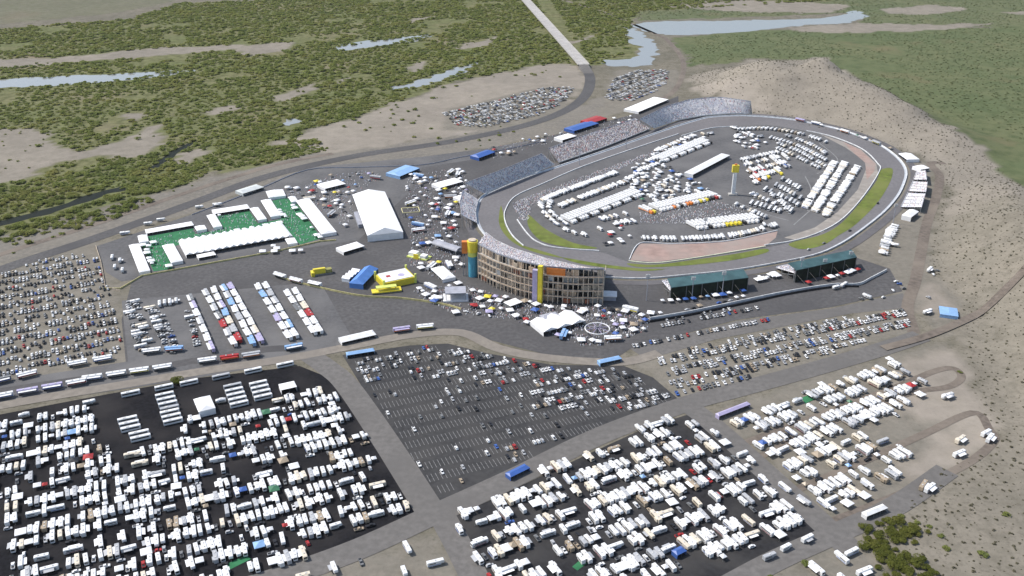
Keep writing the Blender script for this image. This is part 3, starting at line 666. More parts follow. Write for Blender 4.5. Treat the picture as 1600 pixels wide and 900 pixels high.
# scaffold-backed stand section above the tower
mid = W(728, 335)
grandstand('grandstand', 'short steep stand of scaffold and grey wall by the left bend', WL([(745, 352), (743, 335), (748, 316)]), WL([(722, 358), (719, 338), (724, 318)]), 3, 15, 16, .3, 'spectators on the short scaffold stand', n=7, aisles=3)
# green canopied stands
def canopied(label, rear_px, top_py, front_px, crowd_label):
    a, b = W(*rear_px[0]), W(*rear_px[1]); H = HT(*rear_px[0], top_py); f0, f1 = W(*front_px[0]), W(*front_px[1])
    root, fr, re, mid, part = grandstand('grandstand', label, [f0, f1], [a, b], 2, H * .72, 24, .5, crowd_label, n=9, aisles=5)
    d = (b - a).normalized(); o = Vector((d.y, -d.x, 0))
    mbm = MB()
    q = [a + o * .6, b + o * .6]; mbm = wall_mb(mbm, q, H - .6, .25, False, .2); part('rear_screen', mbm, M_MESH)
    r = MB(); u = a.lerp(f0, .42), b.lerp(f1, .42)
    pts = [(a + o * 1.5, H), (b + o * 1.5, H), (u[1], H + 1.2), (u[0], H + 1.2)]
    r.add([(p.x, p.y, z) for p, z in pts] + [(p.x, p.y, z + .5) for p, z in pts], [(0, 1, 2, 3), (4, 5, 6, 7), (0, 1, 5, 4), (1, 2, 6, 5), (2, 3, 7, 6), (3, 0, 4, 7)]); part('canopy_roof', r, M_TEAL)
    for i in range(6):
        p = (a + o * 1.2).lerp(b + o * 1.2, i / 5); part('canopy_post', MB().tube((p.x, p.y, 0), (p.x, p.y, H), .3, 6), M_GREY)
    for i in range(5):
        p = (a + o * 1).lerp(b + o * 1, (i + .15) / 5); s = p + o * 6 - d * 0; part('brace', MB().tube((s.x + d.x * 5, s.y + d.y * 5, 0), (p.x, p.y, H * .6), .18, 4), M_BEIGE)
canopied('teal roofed stand with a dark green back, left one of the pair', [(1046, 469), (1166, 453)], 449, [(1034, 442), (1150, 429)], 'spectators under the left teal canopy')
canopied('teal roofed stand with a dark green back, right one of the pair', [(1240, 441), (1334, 420)], 422, [(1212, 421), (1318, 399)], 'spectators under the right teal canopy')
barrier('boundary_wall', [(1015, 500), (1080, 489), (1170, 470), (1230, 458), (1300, 447), (1340, 446), (1362, 436), (1385, 424)], 2.6, .6, M_WALLW, 'white wall with a dark foot running behind the canopied stands', 'wall', 6)
barrier('fence', [(1015, 504), (1080, 493), (1170, 474), (1230, 461), (1300, 450), (1342, 449)], 2.0, .3, M_BLACK, 'dark screened fence along the road behind the canopied stands', 'fence', 6)
barrier('fence', [(430, 430), (460, 441), (520, 455), (570, 464), (625, 467), (690, 476), (720, 484)], 1.8, .4, mat('yellow_fence_mesh', (0.62, 0.55, 0.26), .8, .15, .3), 'yellow banner fence dividing the paddock asphalt', 'fence', 6)
barrier('fence', [(160, 452), (188, 452), (222, 432), (330, 412), (430, 394), (500, 378), (525, 376)], 1.5, .5, mat('yellow_fence_mesh', (0.62, 0.55, 0.26)), 'pale yellow fence below the hospitality tents', 'fence', 0)
barrier('fence', [(150, 385), (158, 410), (165, 450), (188, 455)], 1.5, .3, M_BEIGE, 'tan fence at the left end of the hospitality yard', 'fence', 0)
barrier('fence', [(300, 336), (400, 298), (480, 266), (560, 262), (660, 258), (720, 246), (800, 232), (845, 222)], 1.1, .3, M_GREYROOF, 'long grey fence along the river side of the fan zone', 'fence', 4)

# infield scoring pylon
g = W(1145, 305); H = HT(1145, 305, 256)
t = thing('scoring_pylon', 'tall white scoring pylon with a yellow head in the infield', 'pylon', g)
link('shaft', MB().box(-1.9, 1.9, -1.5, 1.5, 0, H * .74).mesh('shaft', M_WHITE), t)
link('head', MB().box(-3.6, 3.6, -1.9, 1.9, H * .74, H * .96).mesh('head', M_YEL), t)
link('beacon', MB().box(-1.2, 1.2, -.8, .8, H * .96, H).mesh('beacon', M_ORANGE), t)
link('plinth', MB().box(-5, 5, -3, 3, 0.3, 2).mesh('plinth', M_CONC), t)
# flood light poles
def lightpole(px, py, top, label):
    g = W(px, py); H = HT(px, py, top); t = thing('light_pole', label, 'light pole', g, 0, 'floodlight poles round the speedway')
    link('pole', MB().tube((0, 0, 0), (0, 0, H), .42, 8, .22).mesh('pole', M_GREYROOF), t)
    lb = MB()
    for k in range(3): lb.box(-1.8, 1.8, -.35, .35, H - 1.2 - k * 1.1, H - .5 - k * 1.1)
    link('lamp_bank', lb.mesh('lamp_bank', M_UNIT), t)
for px, py, top, wh in ((1081, 466, 432, 'left end of the left teal canopy'), (1128, 462, 424, 'middle of the left teal canopy'), (1249, 437, 402, 'left end of the right teal canopy'), (1286, 430, 404, 'middle of the right teal canopy'), (1326, 420, 392, 'right end of the right teal canopy'),
                        (905, 258, 232, 'upper straight by the brown stand'), (978, 232, 205, 'upper straight near the far stand'), (1395, 350, 318, 'outside of the right bend'), (1010, 470, 428, 'ground just right of the tall curved stand'),
                        (1230, 330, 302, 'buses in the infield'), (1100, 370, 340, 'pink brick apron'), (850, 340, 312, 'left infield motorhomes')):
    lightpole(px, py, top, 'slim grey floodlight pole standing by the ' + wh)

# ---------------------------------------------------------------- bridge
A, B = W(912, 106), W(806, -14); d = (B - A).normalized(); B = A + d * ((B - A).length * 1.25); L = (B - A).length
t = thing('road_bridge', 'long pale concrete road bridge crossing the river scrub', 'bridge', A, math.atan2(d.y, d.x))
link('deck', MB().box(0, L, -10, 10, 4.6, 5.8).mesh('deck', mat('bridge_concrete', (0.40, 0.385, 0.37), .85, .08, .1)), t)
for s in (-1, 1): link('parapet', MB().box(0, L, s * 9.6 - .25, s * 9.6 + .25, 5.803, 6.9).mesh('parapet', M_CONC), t)
link('median', MB().box(0, L, -.3, .3, 5.803, 6.3).mesh('median', M_CONC), t)
k = 25
while k < L: link('pier', MB().box(k - .8, k + .8, -7, 7, -.5, 4.6).mesh('pier', M_CONC), t); k += 38
rb = MB(); rb.add([(-42, -8, .25), (0, -8, 5.75), (0, 8, 5.75), (-42, 8, .25), (-42, -9, 0), (0, -10, 0), (0, 10, 0), (-42, 9, 0)], [(0, 1, 2, 3), (4, 5, 1, 0), (7, 3, 2, 6), (5, 6, 2, 1), (4, 0, 3, 7)])
link('ramp', fixn(rb.mesh('ramp', M_ROAD)), t)

# ---------------------------------------------------------------- marquees and buildings
GRIDX = {}
def block(c, a, L, Wd):             # keep vehicles and canopies out of a building's footprint
    i = -L / 2
    while i <= L / 2:
        j = -Wd / 2
        while j <= Wd / 2:
            x, y = c.x + i * math.cos(a) - j * math.sin(a), c.y + i * math.sin(a) + j * math.cos(a); GRIDX.setdefault((int(x // 8), int(y // 8)), []).append((x, y, 1.6)); j += 2.2
        i += 2.2
for px_, py_, r_ in ((739, 431, 8), (618, 440, 30), (604, 456, 22), (505, 428, 18), (655, 402, 18), (712, 466, 20), (699, 392, 24), (642, 335, 14), (933, 520, 20), (950, 466, 12), (1145, 305, 8)): block(W(px_, py_), 0, r_, r_)
def quadframe(q):
    w = WL(q); c = sum(w, Vector()) / 4
    e0 = ((w[1] - w[0]) + (w[2] - w[3])) / 2; e1 = ((w[3] - w[0]) + (w[2] - w[1])) / 2
    if e0.length < e1.length: e0, e1 = e1, e0
    return c, math.atan2(e0.y, e0.x), e0.length, e1.length
def marquee(q, label, eave=3.2, ridge=5.2, bays=0, m=M_CANVAS, name='marquee', cat='tent', group=None, wallm=None):
    c, a, L, Wd = quadframe(q); block(c, a, L, Wd); t = thing(name, label, cat, c, a, group); x, y = L / 2, Wd / 2
    r = MB()
    if bays:
        s = L / bays
        for i in range(bays):
            x0, x1 = -x + i * s, -x + (i + 1) * s; xm = (x0 + x1) / 2
            r.add([(x0, -y, eave), (xm, -y, ridge), (x1, -y, eave), (x0, y, eave), (xm, y, ridge), (x1, y, eave)], [(0, 1, 4, 3), (1, 2, 5, 4), (0, 2, 1), (3, 4, 5)])
    else:
        h = min(y * .5, 3); r.add([(-x, -y, eave), (x, -y, eave), (x, y, eave), (-x, y, eave), (-x + h, 0, ridge), (x - h, 0, ridge)], [(0, 1, 5, 4), (1, 2, 5), (2, 3, 4, 5), (3, 0, 4)])
    link('roof', fixn(r.mesh('roof', m)), t)
    wl = MB(); i = .15
    wl.box(-x + i, x - i, y - i - .1, y - i, 0.1, eave - .02).box(-x + i, -x + i + .1, -y + i, y - i - .11, 0.1, eave - .02).box(x - i - .1, x - i, -y + i, y - i - .11, 0.1, eave - .02)
    link('wall', wl.mesh('wall', wallm or m), t)
    pb = MB(); n = max(3, int(L / 5) + 1)
    for k in range(n): pb.tube((-x + .3 + (L - .6) * k / (n - 1), -y + .3, 0), (-x + .3 + (L - .6) * k / (n - 1), -y + .3, eave), .08, 5)
    link('pole', pb.mesh('pole', M_STEEL), t)
    return t
C5 = lambda p: crop(180, 270, 5, p)
HG = 'white hospitality marquees round the green carpet'
for q, lb, e, rg, bays in (
    ([(110, 590), (190, 575), (280, 790), (190, 800)], 'long white marquee at the left end of the green carpet', 3.2, 4.6, 0),
    ([(180, 515), (250, 505), (268, 558), (190, 568)], 'small square white tent on the left corner of the green carpet', 3.2, 4.6, 0),
    ([(235, 465), (600, 400), (620, 430), (250, 495)], 'narrow white marquee on the upper left edge of the green carpet', 3, 4.2, 0),
    ([(620, 440), (700, 430), (720, 460), (640, 475)], 'small white tent in the middle of the upper carpet edge', 3, 4.4, 0),
    ([(715, 355), (785, 345), (840, 440), (770, 450)], 'white marquee left of the square carpet court', 3.2, 4.6, 0),
    ([(755, 310), (1040, 265), (1050, 298), (775, 343)], 'narrow white marquee along the top of the square carpet court', 3, 4.2, 0),
    ([(1050, 300), (1120, 290), (1185, 380), (1120, 395)], 'white marquee right of the square carpet court', 3.2, 4.6, 0),
    ([(1140, 240), (1215, 225), (1300, 355), (1215, 365)], 'white marquee left of the diagonal carpet lane', 3.2, 4.8, 0),
    ([(1180, 165), (1310, 150), (1335, 195), (1200, 220)], 'white tent closing the top of the diagonal carpet lane', 3.2, 5, 0),
    ([(1350, 210), (1410, 205), (1430, 245), (1380, 250)], 'small white tent beside the top of the longest marquee', 3.2, 4.6, 0),
    ([(1415, 240), (1520, 228), (1735, 485), (1610, 510)], 'longest white marquee right of the diagonal carpet lane', 3.6, 5.6, 0),
    ([(510, 560), (1305, 412), (1390, 525), (545, 668)], 'huge white pavilion with many roof peaks inside the carpet', 3.6, 5.4, 15),
    ([(1330, 540), (1400, 525), (1430, 570), (1350, 580)], 'small white tent at the lower right corner of the huge pavilion', 3, 4.4, 0),
    ([(388, 588), (440, 580), (525, 690), (450, 750)], 'white marquee left of the huge pavilion', 3.2, 4.8, 0),
    ([(640, 660), (780, 635), (785, 660), (650, 690)], 'low white annex below the huge pavilion', 2.8, 3.6, 0)):
    marquee(C5(q), lb, e, rg, bays, group=HG)
tag(sheet('carpet', C5([(212, 575), (255, 500), (270, 495), (610, 435), (625, 480), (850, 440), (785, 345), (1045, 295), (1115, 398), (1300, 362), (1205, 225), (1330, 195), (1420, 245), (1612, 512), (1450, 560), (1390, 525), (1305, 412), (510, 560), (440, 580), (388, 590), (450, 750), (300, 770)]), M_CARPET, .16,
          'green event carpet laid between the white hospitality marquees', kind='structure'))
mq = marquee([(553, 314), (600, 308), (632, 372), (573, 379)], 'largest white marquee standing alone right of the hospitality tents', 7, 12.5, 0)
link('annex', MB().box(-16, 22, -22, -17, .1, 4).mesh('annex', M_GREYROOF), mq)
marquee([(832, 509), (898, 490), (911, 510), (845, 526)], 'white tent with open front at the near edge of the paddock', 4, 6.5, 3)
marquee([(842, 499), (868, 494), (875, 500), (850, 507)], 'grey roofed tent tucked behind the open fronted white tent', 4.2, 5.5, 0, M_GREYROOF)
marquee([(788, 478), (806, 472), (816, 478), (796, 486)], 'small white tent with shade painted into its grey sides below the tall stand', 4, 5, 0, M_CANVAS, wallm=M_GREY)  # grey wall colour stands in for shade on the tent's sides
marquee([(1412, 342), (1424, 333), (1430, 338), (1418, 348)], 'white marquee beside the silver bleachers on the right bend', 5, 7)
marquee([(1405, 246), (1420, 243), (1432, 252), (1420, 256)], 'white tent at the top of the right bend', 4, 6)
marquee([(1430, 265), (1444, 262), (1446, 268), (1432, 270)], 'white tent just above the silver bleachers', 4, 6)
marquee([(978, 173), (1028, 154), (1038, 160), (994, 180)], 'white suite building behind the far grandstand', 3.6, 4.6, 0, M_CANVAS, 'suite_building', 'building')
marquee([(1068, 276), (1128, 245), (1139, 249), (1083, 279)], 'long white roofed garage in the middle of the infield', 5, 6.2, 0, M_WHITE, 'garage', 'building', wallm=M_WALLW)
marquee([(600, 276), (630, 268), (660, 262), (628, 280)], 'long blue awning tent on the river side of the fan zone', 4, 5.5, 0, M_LBLUE)
marquee([(735, 248), (762, 238), (772, 243), (748, 252)], 'blue tent behind the left straight stand', 4, 6, 0, M_BLUE)
marquee([(886, 204), (925, 192), (930, 198), (892, 210)], 'blue and dark display tent on the upper straight', 4, 5.5, 0, M_BLUE)
marquee([(912, 192), (938, 184), (942, 190), (918, 198)], 'red tent beside the blue display on the upper straight', 4, 5.5, 0, M_RED)
marquee([(870, 219), (893, 212), (895, 218), (874, 224)], 'white tent in front of the blue display tent', 4, 5.5)
marquee([(370, 302), (402, 292), (412, 297), (378, 308)], 'pale grey tent on the river side of the hospitality yard', 3.5, 5, 0, mat('grey_canvas', (.55, .58, .58), .8, .05, .2))
for q, lb in (([(497, 292), (530, 284), (538, 292), (506, 300)], 'white tent group roof above the largest marquee'), ([(672, 292), (712, 282), (722, 288), (690, 298)], 'white tent beside the left bend stand'), ([(710, 312), (732, 306), (736, 312), (716, 318)], 'pale round topped tent next to the scaffold stand'),
              ([(676, 426), (690, 420), (710, 436), (694, 445)], 'white lumpy tent between the yellow pavilion and tall stand'), ([(527, 392), (560, 382), (568, 390), (535, 400)], 'low white spider shaped tent above the coloured displays')):
    marquee(q, lb, 3.5, 5.5)
marquee([(303, 634), (330, 626), (338, 648), (312, 652)], 'big square white tent in the black camping lot', 5, 7)
marquee([(436, 608), (461, 602), (464, 612), (440, 617)], 'wide white tent near the top corner of the black camping lot', 4, 5)
# displays on the paddock
t = marquee([(548, 447), (574, 424), (588, 428), (566, 456)], 'blue barrel roofed exhibit tent on the paddock asphalt', 5, 9, 0, mat('sky_blue_canvas', (.10, .24, .60), .7, .06, .2), 'exhibit_tent')
marquee([(536, 438), (556, 424), (563, 427), (544, 444)], 'striped white exhibit left of the blue barrel tent', 3.5, 5, 4)
t = thing('exhibit_pavilion', 'yellow edged white pavilion with roof emblems on the paddock', 'pavilion', W(618, 440), math.radians(28))
link('wall', MB().box(-15, 15, -11, 11, .1, 6).mesh('wall', M_YEL), t)
link('roof', MB().box(-13.6, 13.6, -9.8, 9.8, 6.003, 6.6).mesh('roof', M_WHITE), t)
for sx, sy in ((-1, -1), (1, -1), (1, 1), (-1, 1)): link('corner_mast', MB().tube((sx * 15, sy * 11, 0), (sx * 15, sy * 11, 9), 1.1, 8).mesh('corner_mast', M_LIME), t)
e = MB().tube((5, -2, 6.603), (5, -2, 6.7), 3.0, 20); link('blue_emblem', e.mesh('blue_emblem', M_PURP), t)
e = MB().box(-8.5, -4.5, -1.5, 2.5, 6.603, 6.7); link('red_emblem', e.mesh('red_emblem', M_RED), t)
t = thing('exhibit_stage', 'low yellow stage in front of the white pavilion', 'stage', W(604, 456), math.radians(14))
link('deck', MB().box(-13, 13, -4, 4, 1.2, 2.2).mesh('deck', M_YEL), t); link('canopy', MB().box(-9, 9, -2.5, 3, 5, 5.5).mesh('canopy', M_LIME), t)
link('leg', MB().box(-13, 13, -3.6, 3.6, 0, 1.2).box(-8.5, -8, 2, 2.5, 2.2, 5).box(8, 8.5, 2, 2.5, 2.2, 5).mesh('leg', M_GREY), t)
t = thing('exhibit_rig', 'yellow and dark machine display at the left of the paddock', 'display', W(505, 428), math.radians(20))
link('platform', MB().box(-8, 8, -4, 4, 0, 1.6).mesh('platform', M_GREY), t)
link('boom', MB().box(-9, 2, -2.2, .6, 1.6, 6.5).box(-11, -8, -4, 3, 0, 4).mesh('boom', M_YEL), t); link('cab', MB().box(2.5, 8, -2.5, 2.5, 1.6, 4.8).mesh('cab', mat('olive_paint', (.28, .27, .09), .6, .1, .3)), t)
t = thing('exhibit_platform', 'lime and white display units left of the tall stand', 'display', W(655, 402), math.radians(-25))
link('deck', MB().box(-11, 11, -5, 5, 0, 1.2).mesh('deck', M_LIME), t); link('tent', MB().box(-10, -2, -3, 4, 1.2, 4.5).box(3, 9, -4, 2, 1.2, 4).mesh('tent', M_CANVAS), t); link('sign', MB().box(-3, 2, -5.5, -4.5, 0, 5).mesh('sign', M_YEL), t)
t = thing('display_stage', 'grey roofed stage with white apron near the paddock middle', 'stage', W(712, 466), math.radians(4))
link('roof', MB().box(-9, 9, -7, 7, 7.5, 8.2).mesh('roof', M_GREYROOF), t); link('deck', MB().box(-11, 11, -8, 7, 0, 1.4).mesh('deck', M_WHITE), t)
link('post', MB().box(-8.5, -8, -6.5, -6, 1.4, 7.5).box(8, 8.5, -6.5, -6, 1.4, 7.5).box(8, 8.5, 6, 6.5, 1.4, 7.5).box(-8.5, -8, 6, 6.5, 1.4, 7.5).mesh('post', M_STEEL), t); link('backdrop', MB().box(-8, 8, 5.2, 5.8, 1.4, 7).mesh('backdrop', M_GREY), t)
t = thing('canopy_walk', 'long grey barrel canopy leading to the tall stand', 'canopy', W(699, 392), math.radians(-38))
r = MB(); r.loft([[(x, 5 * math.cos(a), 5 + 2.6 * math.sin(a)) for a in [math.pi * k / 8 for k in range(9)]] for x in (-16, 16)]); link('roof', r.mesh('roof', M_GREYROOF), t)
link('post', MB().box(-15, -14.4, -5, -4.4, 0, 5).box(14.4, 15, -5, -4.4, 0, 5).box(14.4, 15, 4.4, 5, 0, 5).box(-15, -14.4, 4.4, 5, 0, 5).mesh('post', M_STEEL), t)
t = thing('truss_frame', 'square yellow truss frame standing in the fan zone', 'truss', W(642, 335), .2)
tb = MB()
for x0, y0, x1, y1 in ((-9, -7, 9, -7), (9, -7, 9, 7), (9, 7, -9, 7), (-9, 7, -9, -7)): tb.tube((x0, y0, 5), (x1, y1, 5), .5, 5)
link('top_beam', tb.mesh('top_beam', mat('straw_paint', (.6, .55, .3), .7, .1, .3)), t)
for sx, sy in ((-9, -7), (9, -7), (9, 7), (-9, 7)): link('post', MB().tube((sx, sy, 0), (sx, sy, 5), .5, 5).mesh('post', M_STEEL), t)
t = thing('white_shed', 'white lean-to shed on the end of the tall curved stand', 'shed', W(950, 466), math.radians(-6))
link('wall', MB().box(-7, 7, -5, 5, 0, 4).mesh('wall', M_GREYROOF), t); link('roof', MB().box(-7.6, 7.6, -5.6, 5.6, 4.003, 4.6).mesh('roof', M_WHITE), t)
t = thing('ferris_ring', 'round thrill ride ring beside the open fronted white tent', 'ride', W(933, 520), .3)
rg = MB()
for k in range(20):
    a0, a1 = 2 * math.pi * k / 20, 2 * math.pi * (k + 1) / 20; rg.tube((10 * math.cos(a0), 10 * math.sin(a0), 4), (10 * math.cos(a1), 10 * math.sin(a1), 4), .5, 5)
link('ring', rg.mesh('ring', M_WHITE), t); sp = MB()
for k in range(8): sp.tube((0, 0, 5), (10 * math.cos(k * math.pi / 4), 10 * math.sin(k * math.pi / 4), 4), .22, 4)
link('arm', sp.mesh('arm', M_PURP), t); link('hub', MB().tube((0, 0, 0), (0, 0, 6), 1.2, 8).mesh('hub', M_GREY), t)
for q, lb, m in (([(530, 533), (584, 520), (587, 529), (533, 541)], 'white and red marquee trailer row end by the tan road', M_WALLW), ([(540, 556), (584, 549), (586, 554), (543, 561)], 'long blue banner tent at the top corner of the striped lot', M_LBLUE),
                 ([(933, 568), (968, 561), (970, 566), (937, 574)], 'blue banner tent at the right corner of the striped lot', M_LBLUE), ([(790, 745), (822, 730), (826, 738), (797, 753)], 'blue awning tent beside the road at the dark motorhome lot', M_BLUE),
                 ([(1118, 652), (1168, 633), (1170, 638), (1122, 657)], 'lilac banner tent at the gravel campground entrance', M_PURP), ([(1346, 806), (1380, 794), (1384, 800), (1352, 815)], 'white and blue roadside tent left of the trees', M_WHITE), ([(1050, 866), (1066, 859), (1070, 868), (1056, 876)], 'blue square awning among the white motorhomes', M_BLUE),
                 ([(1470, 488), (1490, 482), (1492, 496), (1472, 500)], 'pale blue shelter on the gravel right of the car park', M_LBLUE)):
    marquee(q, lb, 3.2, 4.2, 0, m)
for pts, lb in (([(353, 882), (385, 868), (392, 874), (360, 890)], 'green carpet square in the black camping lot'), ([(1252, 622), (1275, 613), (1281, 621), (1258, 631)], 'green carpet square in the gravel campground'), ([(894, 886), (908, 874), (918, 880), (902, 892)], 'green carpet square in the dark motorhome lot')):
    tag(sheet('camp_carpet', pts, M_CARPET, .24, lb))

# ---------------------------------------------------------------- vehicles: one of each kind, then copies
def merge(parts, name):
    vs, fs, mi, mats = [], [], [], []
    for nm, mb, m in parts:
        ms = m if isinstance(m, list) else [m]; o = len(vs); base = len(mats); mats += ms
        vs += mb.v; fs += [tuple(i + o for i in f) for f in mb.f]; mi += [base + k for k in mb.m]
    b = MB(); b.v, b.f, b.m = vs, fs, mi
    return b, mats
def split(mb, nv):                  # one builder per piece of nv vertices
    out = []
    for k in range(0, len(mb.v), nv):
        b = MB(); b.v = mb.v[k:k + nv]; sel = [i for i, f in enumerate(mb.f) if k <= f[0] < k + nv]; b.f = [tuple(j - k for j in mb.f[i]) for i in sel]; b.m = [0] * len(sel); out.append(b)
    return out
PROTO = {}
def proto(kind, colour, variant=0):
    key = (kind, colour, variant)
    if key in PROTO: return PROTO[key]
    C = PAINT[colour]; P = []; r = random.Random(hash(kind) % 97 + variant * 7); r = random.Random(variant * 7 + len(kind))
    if kind == 'motorhome':
        L = (12.0, 10.8, 9.0)[variant % 3]; x = L / 2; stripe = (M_TAN, M_GREY, M_BLUE, M_MAROON, M_SILVER)[variant % 5]
        b = MB().hull(-x, x, 2.9, .45, 3.6, .22, .45); b.box(-x + .6, x - 1.2, -1.475, 1.475, 1.0, 1.5, 1); b.box(-x + 1.5, x - 3, -1.48, 1.48, .55, .8, 1)
        P.append(('body', b, [C, stripe])); P.append(('windshield', MB().box(x - .15, x + .03, -1.1, 1.1, 1.7, 2.9), M_GLASS))
        P.append(('side_window', MB().box(-x + 1.5, x - 1.8, -1.49, 1.49, 1.95, 2.6), M_GLASS))
        for k in (-.22, .2): P.append(('roof_unit', MB().box(k * L - .55, k * L + .55, -.45, .45, 3.55, 3.95), M_UNIT))
        if variant % 2 == 0: P.append(('slide_out', MB().hull(-x + 1.2, -x + 4.6, 1.0, .9, 3.2, .1), C)); P[-1][1].v = [(v[0], v[1] + 1.78, v[2]) for v in P[-1][1].v]
        if variant % 3 != 2: P.append(('awning', MB().add([(-x + 2, -1.46, 2.95), (x - 2.6, -1.46, 2.95), (x - 2.6, -3.9, 2.35), (-x + 2, -3.9, 2.35), (-x + 2, -1.46, 3.0), (x - 2.6, -1.46, 3.0), (x - 2.6, -3.9, 2.4), (-x + 2, -3.9, 2.4)], [(0, 1, 2, 3), (7, 6, 5, 4), (0, 4, 5, 1), (1, 5, 6, 2), (2, 6, 7, 3), (3, 7, 4, 0)]), (M_CANVAS, M_SILVER, M_CREAM, M_CANVAS)[variant % 4]))
        w = MB()
        for sx in (x - 1.9, -x + 2.6):
            for sy in (-1.12, 1.12): w.wheel(sx, sy, .48, .34)
        P += [('wheel', pc, M_TYRE) for pc in split(w, 16)]
    elif kind == 'travel_trailer':
        L = (9.8, 8.2, 11.4)[variant % 3]; x = L / 2
        b = MB().loft([[(xx, -h, z0), (xx, h, z0), (xx, h, z1 - .2), (xx, h - .2, z1), (xx, -h + .2, z1), (xx, -h, z1 - .2)] for xx, h, z0, z1 in ((-x, 1.35, .6, 3.35), (-x + .15, 1.4, .55, 3.55), (x - 2.3, 1.4, .55, 3.55), (x - 2.2, 1.4, 1.5, 3.6), (x - .4, 1.35, 1.5, 3.5), (x, 1.15, 1.8, 2.8))])
        b.box(-x + .5, x - 2.6, -1.43, 1.43, .9, 1.3, 1)
        P.append(('body', b, [C, (M_GREY, M_TAN, M_BLUE, M_SILVER)[variant % 4]])); P.append(('side_window', MB().box(-x + 1, -x + 5.6, -1.435, 1.435, 1.9, 2.5), M_GLASS))
        P.append(('roof_unit', MB().box(-.6, .6, -.45, .45, 3.5, 3.85), M_UNIT))
        if variant % 2: P.append(('awning', MB().box(-x + 1.5, x - 3, -3.6, -1.42, 2.5, 2.56), M_CANVAS if variant % 4 == 1 else M_SILVER))
        w = MB()
        for sx in (-1.6, -.6):
            for sy in (-1.1, 1.1): w.wheel(sx, sy, .4, .28)
        P += [('wheel', pc, M_TYRE) for pc in split(w, 16)]; P.append(('hitch', MB().box(x - .3, x + 1.1, -.1, .1, .7, .9).box(x + .5, x + .62, -.06, .06, 0, .7), M_GREY))
    elif kind == 'pickup_truck':
        b = MB().loft([[(xx, -h, z0), (xx, h, z0), (xx, h, z1), (xx, -h, z1)] for xx, h, z0, z1 in ((-2.9, .9, .5, 1.15), (-2.8, .98, .45, 1.2), (2.5, .98, .45, 1.15), (2.9, .85, .5, 1.0))])
        b.loft([[(-.7, -.9, 1.2), (-.7, .9, 1.2), (-.55, .72, 1.85), (-.55, -.72, 1.85)], [(1.6, -.9, 1.16), (1.6, .9, 1.16), (.8, .72, 1.85), (.8, -.72, 1.85)]])
        P.append(('body', b, [C])); P.append(('windshield', MB().add([(1.62, -.8, 1.2), (1.62, .8, 1.2), (.84, .66, 1.83), (.84, -.66, 1.83)], [(0, 1, 2, 3)]).box(-.5, .7, -.86, .86, 1.3, 1.65), M_GLASS))
        P.append(('cargo_bed', MB().box(-2.7, -.85, -.78, .78, 1.16, 1.215), M_BLACK)); w = MB()
        for sx in (-1.8, 1.85):
            for sy in (-.85, .85): w.wheel(sx, sy, .4, .28)
        P += [('wheel', pc, M_TYRE) for pc in split(w, 16)]
    elif kind == 'parked_car':
        suv = variant % 2; h = 1.75 if suv else 1.45; e = -2.2 if suv else -1.5
        b = MB().loft([[(xx, -w_, z0), (xx, w_, z0), (xx, w_, z1 - .1), (xx, w_ - .12, z1), (xx, -w_ + .12, z1), (xx, -w_, z1 - .1)] for xx, w_, z0, z1 in ((-2.35, .78, .35, .8), (-2.2, .9, .3, .95), (1.1, .92, .28, .98), (2.1, .86, .3, .82), (2.35, .7, .4, .65))])
        b.loft([[(e, -.8, .95), (e, .8, .95), (e + .4, .64, h), (e + .4, -.64, h)], [(1.15, -.8, .97), (1.15, .8, .97), (.35, .64, h), (.35, -.64, h)]])
        P.append(('body', b, [C])); P.append(('window', MB().box(e + .45, .45, -.79, .79, 1.05, h - .15).add([(1.17, -.7, 1.0), (1.17, .7, 1.0), (.39, .58, h - .03), (.39, -.58, h - .03)], [(0, 1, 2, 3)]), M_GLASS)); w = MB()
        for sx in (-1.4, 1.4):
            for sy in (-.8, .8): w.wheel(sx, sy, .33, .24)
        P += [('wheel', pc, M_TYRE) for pc in split(w, 16)]
    elif kind in ('race_hauler', 'vendor_trailer'):
        L = 15.5 if kind == 'race_hauler' else 14.0; x = L / 2
        b = MB().hull(-x, x, 2.6, 1.0, 4.1, .12); b.box(-x + .4, x - .4, -1.32, 1.32, 1.2, 2.2, 1)
        st = (M_BLUE, M_RED, M_GREY, M_YEL, M_BLACK, M_ORANGE)[variant % 6]
        P.append(('trailer_body', b, [C if kind == 'vendor_trailer' else M_WHITE, st if kind == 'vendor_trailer' else C]))
        if kind == 'race_hauler':
            P.append(('tractor_cab', MB().hull(x + .8, x + 5.6, 2.5, .5, 3.3, .25, .5), C)); P.append(('windshield', MB().box(x + 4.7, x + 5.0, -1.0, 1.0, 2.2, 3.0), M_GLASS)); P.append(('chassis', MB().box(x - 3, x + 1, -.5, .5, .6, 1.0), M_BLACK))
        else:
            P.append(('counter_awning', MB().box(-x + 1, x - 1, -3.6, -1.32, 3.3, 3.4), C if variant % 2 else M_WHITE)); P.append(('hitch', MB().box(x, x + 1.6, -.12, .12, .6, .85), M_GREY))
        P += [('roof_vent', MB().box(k - .5, k + .5, -.5, .5, 4.1, 4.4), M_UNIT) for k in (-2.5, 2.5)]; w = MB()
        for sx in (-x + 1.6, -x + 2.8):
            for sy in (-1.1, 1.1): w.wheel(sx, sy, .5, .34)
        if kind == 'race_hauler':
            for sx in (x + 1.4, x + 4.6):
                for sy in (-1.1, 1.1): w.wheel(sx, sy, .5, .34)
        P += [('wheel', pc, M_TYRE) for pc in split(w, 16)]
    elif kind == 'coach_bus':
        b = MB().hull(-6.4, 6.4, 2.6, .4, 3.5, .2, .2)
